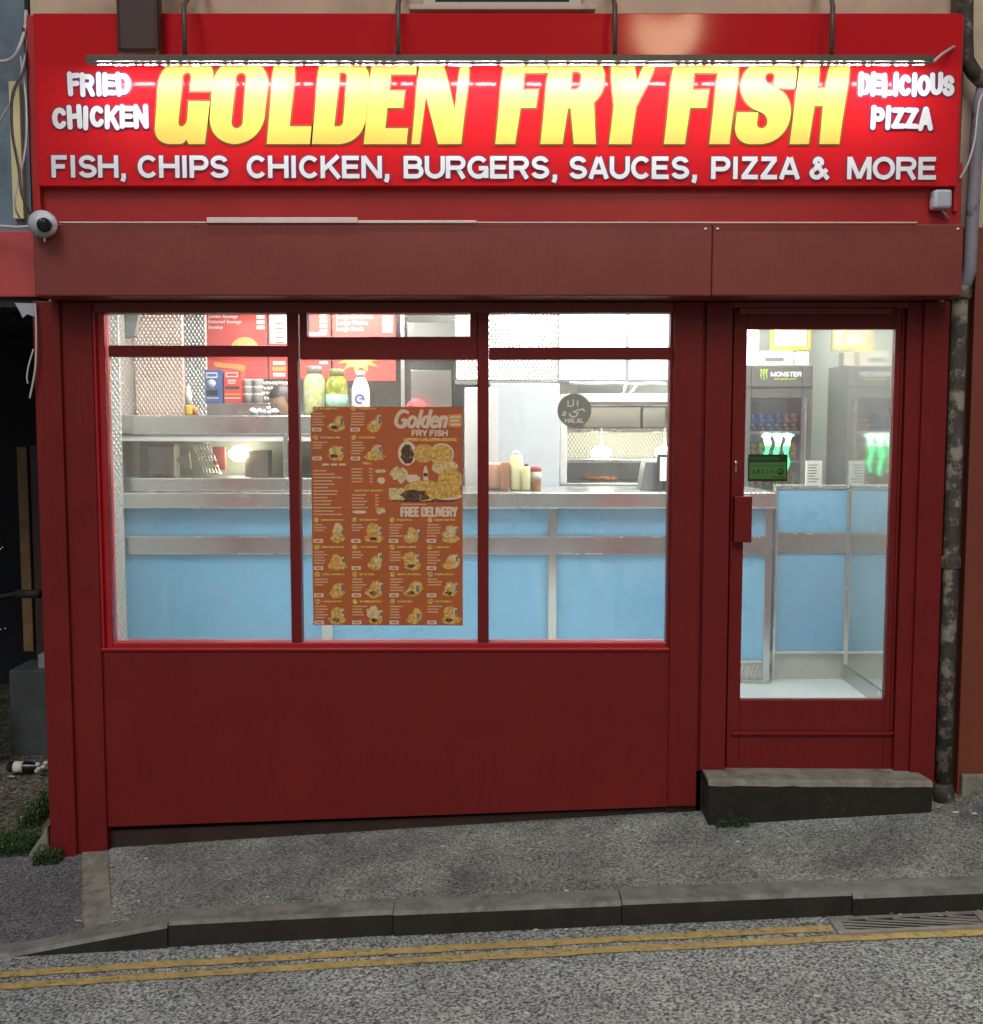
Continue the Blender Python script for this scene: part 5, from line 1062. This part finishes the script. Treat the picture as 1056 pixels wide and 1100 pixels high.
# on the fridge: picture and cartons
t = thing('framed_picture', (fx(842), FY + .12, ft), 'gilt framed floral picture leaning above the fridge', 'picture')
Yq = FY + .22; pz0 = Z(375, Yq)
mb = MB(); mb.box(X(830, 360, Yq), X(867, 360, Yq), Yq, Yq + .02, pz0 + .02, pz0 + .45, M['pink']); part('picture_print', mb, t)
mb = MB(); a, b = X(828, 360, Yq), X(871, 360, Yq); mb.box(a, b, Yq - .015, Yq + .022, pz0 - .01, pz0 + .02, M['gold']); mb.box(a, a + .02, Yq - .015, Yq + .022, pz0 + .02, pz0 + .45, M['gold']); mb.box(b - .02, b, Yq - .015, Yq + .022, pz0 + .02, pz0 + .45, M['gold']); mb.box(a, b, Yq - .015, Yq + .022, pz0 + .45, pz0 + .47, M['gold']); part('picture_frame', mb, t, .003)
mb = MB(); ribbon(mb, [(X(848, 360, Yq) + .07 * math.cos(q * .3) , Z(368, Yq) + .11 * math.sin(q * .3)) for q in range(11)], .03, Yq - .001, M['peach']); part('picture_motif', mb, t)
mb = MB(); mb.box(X(820, 385, FY + .1), X(852, 385, FY + .1), FY + .1, FY + .2, ft + .001, Z(377, FY + .1), M['card']); mb.box(X(822, 385, FY + .1), X(842, 385, FY + .1), FY + .097, FY + .0995, Z(388, FY + .1), Z(384, FY + .1), M['slategrey']); tag(link('carton', mb, bevel=.003), 'white carton on the fridge below the gilt picture, at left', 'carton')
mb = MB(); mb.box(X(857, 385, FY + .1), X(869, 385, FY + .1), FY + .1, FY + .2, ft + .001, Z(378, FY + .1), M['card']); tag(link('carton', mb, bevel=.003), 'narrow white carton at the right end of the fridge top', 'carton')
mb = MB(); Yz = 2.75; mb.box(X(803, 370, Yz), X(815, 370, Yz), Yz, Yz + .04, FLZ, CEZ - .002, M['lightbox']); tag(link('glow_panel', mb), 'white post with a painted glow left of the gilt picture', 'lit panel')  # plain white post, no lamp: brightness put in as emission
mb = MB(); Yz = 2.72; mb.box(X(872, 390, Yz), XRW - .002, Yz, Yz + .03, Z(420, Yz), CEZ - .002, M['quilt']); tag(link('quilted_cladding', mb), 'quilted steel panel in the corner beside the fridge', 'wall panel')
mb = MB(); mb.box(X(870, 420, Yz - .1), XRW - .002, Yz - .1, Yz - .001, Z(421.5, Yz), Z(419.5, Yz), M['whitepl']); tag(link('corner_shelf', mb), 'thin white shelf in the corner beside the fridge', 'shelf')
mb = MB(); mb.box(X(866, 508, 2.05), X(883, 508, 2.05), 2.05, 2.07, Z(524, 2.05), Z(495, 2.05), M['paper'])
for k in range(7): mb.box(X(868, 508, 2.05), X(868 + random.uniform(7, 12), 508, 2.05), 2.0485, 2.0495, Z(500 + 3 * k, 2.05), Z(499 + 3 * k, 2.05), M['slategrey'])
tag(link('paper_notice', mb), 'white paper notice standing behind the counter gate', 'notice')

# ------------------------------------------------------------------ the workers
def skin_body(name, joints, edges, radii, parent, m, sub=2):
    me = bpy.data.meshes.new(name); o0 = ORG[parent.name]; me.from_pydata([tuple(Vector(j) - o0) for j in joints], edges, []); o = bpy.data.objects.new(name, me); C.objects.link(o)
    s = o.modifiers.new('skin', 'SKIN'); s.use_smooth_shade = True
    for i, r in enumerate(radii): me.skin_vertices[0].data[i].radius = (r, r) if not isinstance(r, tuple) else r
    me.skin_vertices[0].data[0].use_root = True
    u = o.modifiers.new('sub', 'SUBSURF'); u.levels = u.render_levels = sub
    dg = bpy.context.evaluated_depsgraph_get(); m2 = bpy.data.meshes.new_from_object(o.evaluated_get(dg)); m2.name = name
    bpy.data.objects.remove(o); bpy.data.meshes.remove(me)
    m2.materials.clear(); m2.materials.append(m)
    for p in m2.polygons: p.use_smooth = True
    q = bpy.data.objects.new(name, m2); C.objects.link(q); q.parent = parent; ORG[q.name] = o0; return q
def person(px, ptop, Y, label, capped, turn, tilt):
    top = at(px, ptop, Y); x, z1 = top.x, top.z; h = z1 - FLZ; k = h / 1.75
    T = thing('person', (x, Y, FLZ), label, 'person'); B = lambda a, b, c: Vector((x + a * k, Y + b * k, FLZ + c * k))
    J = [B(0, 0, .93), B(0, 0, 1.12), B(0, -.01, 1.32), B(0, 0, 1.46), B(0, -.01, 1.53)]
    E_ = [(0, 1), (1, 2), (2, 3), (3, 4)]; Rr = [(.15 * k, .12 * k), (.14 * k, .11 * k), (.16 * k, .12 * k), .065 * k, .055 * k]
    def add(pts, rad, frm):
        last = frm
        for p, r in zip(pts, rad): J.append(p); Rr.append(r * k); E_.append((last, len(J) - 1)); last = len(J) - 1
        return last
    for s in (-1, 1):
        add([B(.10 * s, 0, .88), B(.11 * s, -.01, .48), B(.11 * s, .01, .08), B(.12 * s, -.12, .04)], [.085, .06, .045, .035], 0)
        wr_ = add([B(.19 * s, 0, 1.40), B(.23 * s, -.02, 1.12), B(.17 * s, -.24, 1.0)], [.055, .042, .03], 2)
        pm = add([B(.16 * s, -.32, .985)], [.032], wr_)
        for f in range(4): add([B((.16 + (f - 1.5) * .021) * s, -.375, .98), B((.16 + (f - 1.5) * .022) * s, -.405 - .008 * (f in (1, 2)), .965), B((.16 + (f - 1.5) * .022) * s, -.425 - .008 * (f in (1, 2)), .945)], [.0095, .009, .008], pm)
        add([B((.11) * s, -.33, .975), B(.095 * s, -.36, .965)], [.0105, .009], pm)
    hc_ = B(.0, -.015, 1.635)
    Mh = Matrix.Rotation(turn, 3, 'Z') @ Matrix.Rotation(tilt, 3, 'X')
    body = skin_body('body', J, E_, Rr, T, M['skin'])
    # head with face joined onto the body mesh
    hv, hf = ball_data((0, 0, 0), .076 * k, .095 * k, .115 * k, 24, 18); out = []
    for v in hv:
        a, b, c = (q / k for q in v)
        if b < 0:
            nose = math.exp(-((a / .014) ** 2) - (((c + .012) / .028) ** 2)); b -= .022 * nose
            for sx_ in (-1, 1): b += .010 * math.exp(-(((a - .031 * sx_) / .016) ** 2) - (((c - .012) / .012) ** 2))
            b -= .006 * math.exp(-((a / .025) ** 2) - (((c + .055) / .010) ** 2)); b -= .008 * math.exp(-((a / .03) ** 2) - (((c + .095) / .02) ** 2))
        if c < -.03: a *= 1 - .9 * (-.03 - c); 
        out.append(Vector((a, b, c)) * k)
    import bmesh
    bm = bmesh.new(); bm.from_mesh(body.data)
    o0 = ORG[T.name]
    ev = [ball_data((.078 * s * k, .01 * k, 0), .012 * k, .02 * k, .032 * k, 10, 8) for s in (-1, 1)]
    for vv, ff in [(out, hf)] + [([Vector(q) for q in e[0]], e[1]) for e in ev]:
        nv = [bm.verts.new(Mh @ v + hc_ - o0) for v in vv]
        for f in ff:
            try: bm.faces.new([nv[i] for i in f]).smooth = True
            except ValueError: pass
    bm.to_mesh(body.data); bm.free()
    def onhead(name, mb): o = part(name, mb, T); return o
    mb = MB()
    for s in (-1, 1): c = Mh @ (Vector((.031 * s, -.079, .012)) * k) + hc_; mb.ball(c, .010 * k, .006 * k, .006 * k, M['black'], 8, 6)
    onhead('eyes', mb)
    vs, fs = ball_data((0, 0, 0), .084 * k, .103 * k, .122 * k, 24, 18); keep = []
    lim = .02 if not capped else .035
    pv = [Vector(v) for v in vs]
    for f in fs:
        c = sum((pv[i] for i in f), Vector()) / 4 / k
        if c.z > lim + (.045 if c.y < -.02 else (-.07 if c.y > .02 else -.02)): keep.append(f)
    mb = MB(); mb.raw([Mh @ (v * (1 + random.uniform(-.012, .012)) + Vector((0, .004, .006)) * k) + hc_ for v in pv], keep, M['capred'] if capped else M['hair'], True); onhead('cap' if capped else 'hair', mb)
    if capped:
        mb = MB(); pts = [Vector((.07 * math.cos(a), -.07 - .09 * math.sin(a), .055 - .015 * math.sin(a))) * k for a in [math.pi * i / 10 for i in range(11)]]
        mb.raw([Mh @ p + hc_ for p in pts] + [Mh @ (p + Vector((0, 0, .006))) + hc_ for p in pts], [tuple(range(11)), tuple(range(21, 10, -1))] + [(i, i + 11, i + 12, i + 1) for i in range(10)], M['capred'], True); onhead('cap_peak', mb)
    # clothes
    E2 = [(0, 1), (1, 2), (2, 3)]; J2 = [B(0, 0, .90), B(0, 0, 1.12), B(0, -.01, 1.32), B(0, 0, 1.43)]; R2 = [(.165 * k, .135 * k), (.155 * k, .125 * k), (.175 * k, .135 * k), .085 * k]
    for s in (-1, 1): n0 = len(J2); J2 += [B(.195 * s, 0, 1.40), B(.225 * s, -.015, 1.2)]; R2 += [.068 * k, .058 * k]; E2 += [(2, n0), (n0, n0 + 1)]
    skin_body('shirt', J2, E2, R2, T, M['shirt'])
    J3 = [B(0, 0, .92)]; R3 = [(.16 * k, .13 * k)]; E3 = []
    for s in (-1, 1): n0 = len(J3); J3 += [B(.10 * s, 0, .85), B(.11 * s, -.01, .48), B(.11 * s, .01, .1)]; R3 += [.095 * k, .072 * k, .06 * k]; E3 += [(0, n0), (n0, n0 + 1), (n0 + 1, n0 + 2)]
    skin_body('trousers', J3, E3, R3, T, M['jean'])
person(304, 415, 2.62, 'person with short dark hair bending over behind the display', False, R(-40), R(18))
person(447, 430, 2.62, 'person in a red cap mostly hidden behind the poster', True, R(20), R(10))

# ------------------------------------------------------------------ right side: drainpipe and neighbour
dp = thing('drainpipe', (X(1024, 860, -.03), -.03, zf(2.1)), 'weathered drainpipe with flaking grey paint right of the shop', 'drainpipe')
pxa = X(1026, 500, -.03)
mb = MB(); mb.tube([(pxa, -.02, zf(2.1) - .02), (pxa, -.02, .9), (pxa, -.02, Z(322, -.02))], .034, M['pipe'], 14); part('lower_pipe', mb, dp)
mb = MB(); mb.lathe((pxa, -.02, Z(322, -.02)), [(.038, 0), (.048, .01), (.048, .05), (.04, .06)], M['pipe'], 14); part('pipe_collar', mb, dp); mb = MB(); mb.lathe((pxa, -.02, Z(606, -.02)), [(.036, -.02), (.042, -.015), (.042, .03), (.036, .035)], M['pipe'], 14); part('pipe_collar', mb, dp); mb = MB(); mb.lathe((pxa, -.02, zf(2.1) - .02), [(.05, 0), (.05, .06), (.038, .09)], M['pipe'], 14); part('pipe_collar', mb, dp)
mb = MB(); mb.tube([(pxa, -.02, Z(322, -.02)), at(1042, 290, -.04), at(1044, 240, -.05), at(1048, 170, -.05), at(1052, 110, -.05), at(1056, 95, -.05)], .028, M['pipepale'], 12); part('upper_pipe', mb, dp)
mb = MB(); mb.tube([at(1038, 0 - 60, -.06), at(1037, 40, -.06), at(1038, 64, -.06), at(1046, 78, -.06), at(1060, 92, -.06)], .032, M['pipe'], 12); part('swan_neck', mb, dp)
nb = thing('neighbouring_shopfront', (3.2, .1, .1), 'red brown painted front of the shop next door on the right', 'shopfront')
xn = X(1039, 550, .02)
mb = MB(); mb.box(xn, xn + 3.5, .02, .3, zf(2.3) - .3, Z(244, .02), M['neigh']); part('front_panel', mb, nb, .006)
mb = MB(); mb.box(xn + .01, xn + 3.5, -.01, .019, zf(2.3) - .3, zf(2.3) + .09, M['concrete']); part('plinth', mb, nb, .006)
mb = MB(); mb.box(X(1034, 100, .04), xn + 3.5, .04, .3, Z(244, .02) + .001, 6.5, M['cream']); part('upper_wall', mb, nb)
mb = MB(); mb.box(X(1012, 500, .06), xn, .07, .3, zf(2) - .2, Z(244, .02), M['plinth']); part('wall_return', mb, nb)

# ------------------------------------------------------------------ left side: neighbour, passage, things in it
nl = thing('neighbouring_building', (-4, .2, -.2), 'blue grey rendered building with dusty red fascia on the left', 'building')
xl_ = X(39, 280, -.02)
mb = MB(); mb.box(-7, xl_, -.02, .25, Z(319, -.02), Z(248, -.02), M['neighred']); part('fascia_board', mb, nl, .006)
mb = MB(); mb.box(-7, X(30, 120, .05), .05, .3, Z(248, -.02) + .002, 6.5, M['slate']); part('upper_wall', mb, nl)
mb = MB(); mb.box(X(12, 140, .03), X(23, 140, .03), .02, .049, Z(235, .03), Z(88, .03), M['sauceyel']); part('corner_strip', mb, nl)
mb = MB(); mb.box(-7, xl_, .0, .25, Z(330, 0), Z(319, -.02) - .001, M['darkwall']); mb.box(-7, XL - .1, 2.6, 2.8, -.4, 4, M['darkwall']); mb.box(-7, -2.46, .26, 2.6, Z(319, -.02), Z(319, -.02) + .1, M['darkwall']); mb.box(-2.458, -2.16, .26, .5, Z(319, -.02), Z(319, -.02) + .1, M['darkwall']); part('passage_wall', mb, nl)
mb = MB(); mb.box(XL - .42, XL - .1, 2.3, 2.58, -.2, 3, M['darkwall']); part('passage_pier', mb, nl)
mb = MB(); Yq = 1.6; mb.box(X(21, 580, Yq), X(32, 580, Yq), Yq, Yq + .08, Z(700, Yq), Z(480, Yq), M['wood']); mb.box(X(33, 580, Yq), X(60, 580, Yq), Yq + .02, Yq + .06, Z(720, Yq), Z(478, Yq), M['brownboard']); tag(link('timber_board', mb, bevel=.005), 'upright brown timber board in the dark side passage', 'board')
mb = MB(); Yq = 1.25; zb_ = zal(-2.4, Yq) - .03; mb.box(X(10, 750, Yq), X(80, 750, Yq), Yq, Yq + .3, zb_, Z(706 + 14, Yq), M['block']); tag(link('concrete_block', mb, bevel=.012), 'grey concrete block at the mouth of the side passage', 'concrete block')
mb = MB(); Yq = 1.3; mb.box(X(41, 720, Yq), X(62, 720, Yq), Yq, Yq + .1, Z(719, Yq) , Z(703, Yq), M['pipepale']); tag(link('loose_brick', mb, bevel=.006), 'pale brick lying on the grey concrete block', 'brick')
# bottle lying on the ground
Yq = .95; bx_, bzz = X(12, 805, Yq), zal(-2.3, Yq) + .032
t = thing('dropped_bottle', (bx_ + .1, Yq, bzz - .03), 'dark bottle with pale label lying in the side passage', 'bottle')
mb = MB(); mb.lathe((bx_ - .02, Yq, bzz), [(.022, 0), (.03, .008), (.03, .13), (.012, .17), (.011, .21), (.013, .215)], M['lens'], 16, 'X'); part('bottle_body', mb, t)
mb = MB(); mb.lathe((bx_ + .015, Yq, bzz), [(.0305, 0), (.0305, .05)], M['paper'], 16, 'X'); part('bottle_label', mb, t)
mb = MB(); 
for k in range(7): mb.ball((X(43, 800, .9) + random.uniform(-.03, .03), .9 + random.uniform(-.03, .03), zal(-2.2, .9) + .02 + random.uniform(0, .05)), .016, .014, .012, M['litter'], 7, 5)
tag(link('crumpled_foil', mb), 'crumpled pale foil beside the dark bottle', 'foil')
# motorbike parked in the passage, mostly out of frame
MS = -.48
mbk = thing('motorbike', (-2.95 + MS, 1.1, zal(-2.9, 1.1)), 'black motorbike parked in the dark side passage', 'motorbike')
gz0 = zal(-2.9, 1.1)
def wheel(x_, y_):
    q = MB(); c = Vector((x_, y_, gz0 + .29)); n = 28; ring = [c + Vector((.24 * math.cos(2 * math.pi * i / n), 0, .24 * math.sin(2 * math.pi * i / n))) for i in range(n + 1)]; q.tube(ring, .05, M['rubber'], 8); o = part('wheel', q, mbk)
    q = MB()
    for i in range(6): a = math.pi * i / 6; q.tube([c + Vector((.2 * math.cos(a), 0, .2 * math.sin(a))), c - Vector((.2 * math.cos(a), 0, .2 * math.sin(a)))], .008, M['chrome'], 6)
    part('spoke', q, o)
wheel(-2.55 + MS, 1.05); wheel(-3.75 + MS, 1.15)
mb = MB(); mb.ball((-3.0 + MS, 1.1, gz0 + .75), .3, .13, .14, M['black_paint'], 20, 12); part('fuel_tank', mb, mbk)
mb = MB(); mb.ball((-3.5 + MS, 1.12, gz0 + .74), .38, .14, .08, M['rubber'], 20, 12); part('saddle', mb, mbk)
mb = MB(); mb.box(-3.3 + MS, -2.85 + MS, 1.0, 1.2, gz0 + .25, gz0 + .6, M['black_paint']); part('engine', mb, mbk, .03)
mb = MB()
for s in (-1, 1): mb.tube([(-2.55 + MS, 1.05 + .08 * s, gz0 + .29), (-2.72 + MS, 1.07 + .08 * s, gz0 + .85), (-2.78 + MS, 1.08 + .06 * s, gz0 + .98)], .018, M['chrome'], 8)
part('fork', mb, mbk)
mb = MB(); mb.tube([(-2.98 + MS, 1.45, gz0 + .93), (-2.84 + MS, 1.3, gz0 + 1.0), (-2.8 + MS, 1.1, gz0 + 1.0), (-2.74 + MS, .9, gz0 + 1.0), (-2.62 + MS, .72, gz0 + .93)], .013, M['chrome'], 8); mb.tube([at(18, 638, .7), at(43, 638, .66)], .022, M['rubber'], 10); mb.tube([(-2.62 + MS, .72, gz0 + .93), at(18, 638, .7)], .013, M['rubber'], 8); part('handlebar', mb, mbk)
mb = MB(); mb.lathe((-2.62 + MS, 1.06, gz0 + .8), [(.03, -.05), (.085, .02), (.09, .04)], M['black_paint'], 16, 'Y'); part('headlight', mb, mbk)
mb = MB()
for px, py in ((1, 676), (6, 675), (1, 590), (3, 588)): p = at(px, py, 1.0); mb.ball(p, .007, .007, .005, M['chrome'], 8, 6)
part('chrome_bolt', mb, mbk)

# ------------------------------------------------------------------ weeds, moss, litter
def weeds(name, boxes, n, size, mats, label):
    mb = MB()
    for _ in range(n):
        x0, x1, y0, y1, hmax = random.choice(boxes); x = random.uniform(x0, x1); y = random.uniform(y0, y1); z = (zal(x, y) if x < XE else zp2(x, y)) + random.random() ** 1.5 * hmax
        a = random.uniform(0, 6.28); e = random.uniform(-.3, 1.2); L = size * random.uniform(.5, 1.3); wd = L * random.uniform(.22, .5)
        d = Vector((math.cos(a) * math.cos(e), math.sin(a) * math.cos(e), math.sin(e))); s = d.cross(Vector((0, 0, 1))); s = s.normalized() if s.length > .01 else Vector((1, 0, 0)); p = Vector((x, y, z)); m = random.choice(mats)
        nrm = s.cross(d) * L * .12
        mb.raw([p, p + d * L * .5 + s * wd / 2 + nrm, p + d * L, p + d * L * .5 - s * wd / 2 + nrm], [(0, 1, 2, 3)], M[m])
        if random.random() < .25: mb.tube([Vector((x, y, (zal(x, y) if x < XE else zp2(x, y)) - .005)), p], .0015, M[m], 4)
    return tag(link(name, mb), label, 'weeds')
xw = lambda p, Y: X(p, 900, Y)
weeds('weed_clump', [(xw(-30, .05), xw(34, .05), -.01, .18, .05)], 1500, .022, ['leaf', 'leaf', 'leaf2'], 'bright green weeds along the edge of the alley ground')
weeds('weed_clump', [(xw(22, .3), xw(46, .3), .25, .6, .07)], 900, .028, ['leaf2', 'leaf2', 'leaf'], 'dull green weeds against the side of the shop')
weeds('weed_clump', [(xw(38, -.06), xw(66, -.06), -.11, -.02, .05)], 700, .02, ['leaf2', 'leaf'], 'small green weed clump at the foot of the left pilaster')
weeds('weed_clump', [(X(770, 880, -.2), X(806, 880, -.2), -.19, -.15, .03)], 320, .016, ['leaf', 'leaf2'], 'tiny weed tuft growing at the foot of the doorstep')
mb = MB(); a = at(30, 925, .02); mb.prism([(xw(24, .0), zf(-2) - .04), (xw(52, .0), zf(-2) - .04), (xw(51, 0), zf(-2) + .13), (xw(44, 0), zf(-2) + .08)], .0, .12, M['concrete']); tag(link('stone_wedge', mb, bevel=.01), 'grey stone wedge among the weeds by the left pilaster', 'stone')
mb = MB()
def flake(x, y, z, s):
    a = random.uniform(0, 6.28); n = random.randint(4, 6); mb.raw([(x + s * random.uniform(.6, 1.2) * math.cos(a + 6.28 * k / n) * 1.5, y + s * random.uniform(.6, 1.2) * math.sin(a + 6.28 * k / n), z + .003 + random.uniform(0, s * .5)) for k in range(n)], [tuple(range(n))], M['litter'])
for _ in range(150):
    y = -.72 + .68 * random.random(); x = random.uniform(-1.7, 2.6); flake(x, y, zp2(x, y), random.choice((.003, .004, .006, .009)))
for _ in range(60): x = random.uniform(-2.8, -2.1); y = random.uniform(.15, 1.0); flake(x, y, zal(x, y) + .012, random.choice((.004, .006, .01)))
for _ in range(24): x = random.uniform(1.9, 2.4); y = random.uniform(-.22, .0); flake(x, y, zp2(x, y), random.choice((.006, .01, .014)))
for _ in range(26): x = random.uniform(-1.2, 2.3); flake(x, random.uniform(-.9, -.86), zroad(x, -.88), random.choice((.005, .008, .012)))
for _ in range(14): x = random.uniform(-2, 2.2); y = random.uniform(-1.6, -1.1); flake(x, y, zroad(x, y) + .002, random.choice((.006, .01)))
o = link('litter', mb, origin=(0, 0, 0)); tag(o, 'pale scraps of litter scattered on pavement and gutter', 'litter', kind='stuff')

# ------------------------------------------------------------------ the street lamp whose glow lies on the right of the front
LX, LY, LZ = 1.75, -6.9, 5.75
sl2 = thing('street_lamp', (LX + .6, LY - .4, zroad(LX, LY)), 'street lamp across the road lighting the shop warmly', 'street lamp')
mb = MB(); zb_ = zroad(LX, LY); mb.tube([(LX + .6, LY - .4, zb_), (LX + .6, LY - .4, zb_ + 1), (LX + .6, LY - .4, LZ + .1), (LX + .5, LY - .33, LZ + .25), (LX + .1, LY - .06, LZ + .2)], [.08, .06, .045, .035, .03], M['iron'], 12); part('lamp_post', mb, sl2)
mb = MB(); mb.ball((LX, LY, LZ + .16), .28, .14, .07, M['iron'], 18, 10); part('lamp_head', mb, sl2)
mb = MB(); mb.ball((LX, LY, LZ + .10), .20, .10, .05, M['bulb'], 18, 10); part('lamp_lens', mb, sl2)
pl = bpy.data.lights.new('street_lamp_light', 'SPOT'); pl.energy = 230; pl.color = (1, .76, .46); pl.spot_size = R(150); pl.spot_blend = .6; pl.shadow_soft_size = .34
po = bpy.data.objects.new('street_lamp_light', pl); C.objects.link(po); po.location = (LX, LY, LZ - .0); po.rotation_euler = Vector((-.4, .75, -1)).to_track_quat('-Z', 'Y').to_euler()
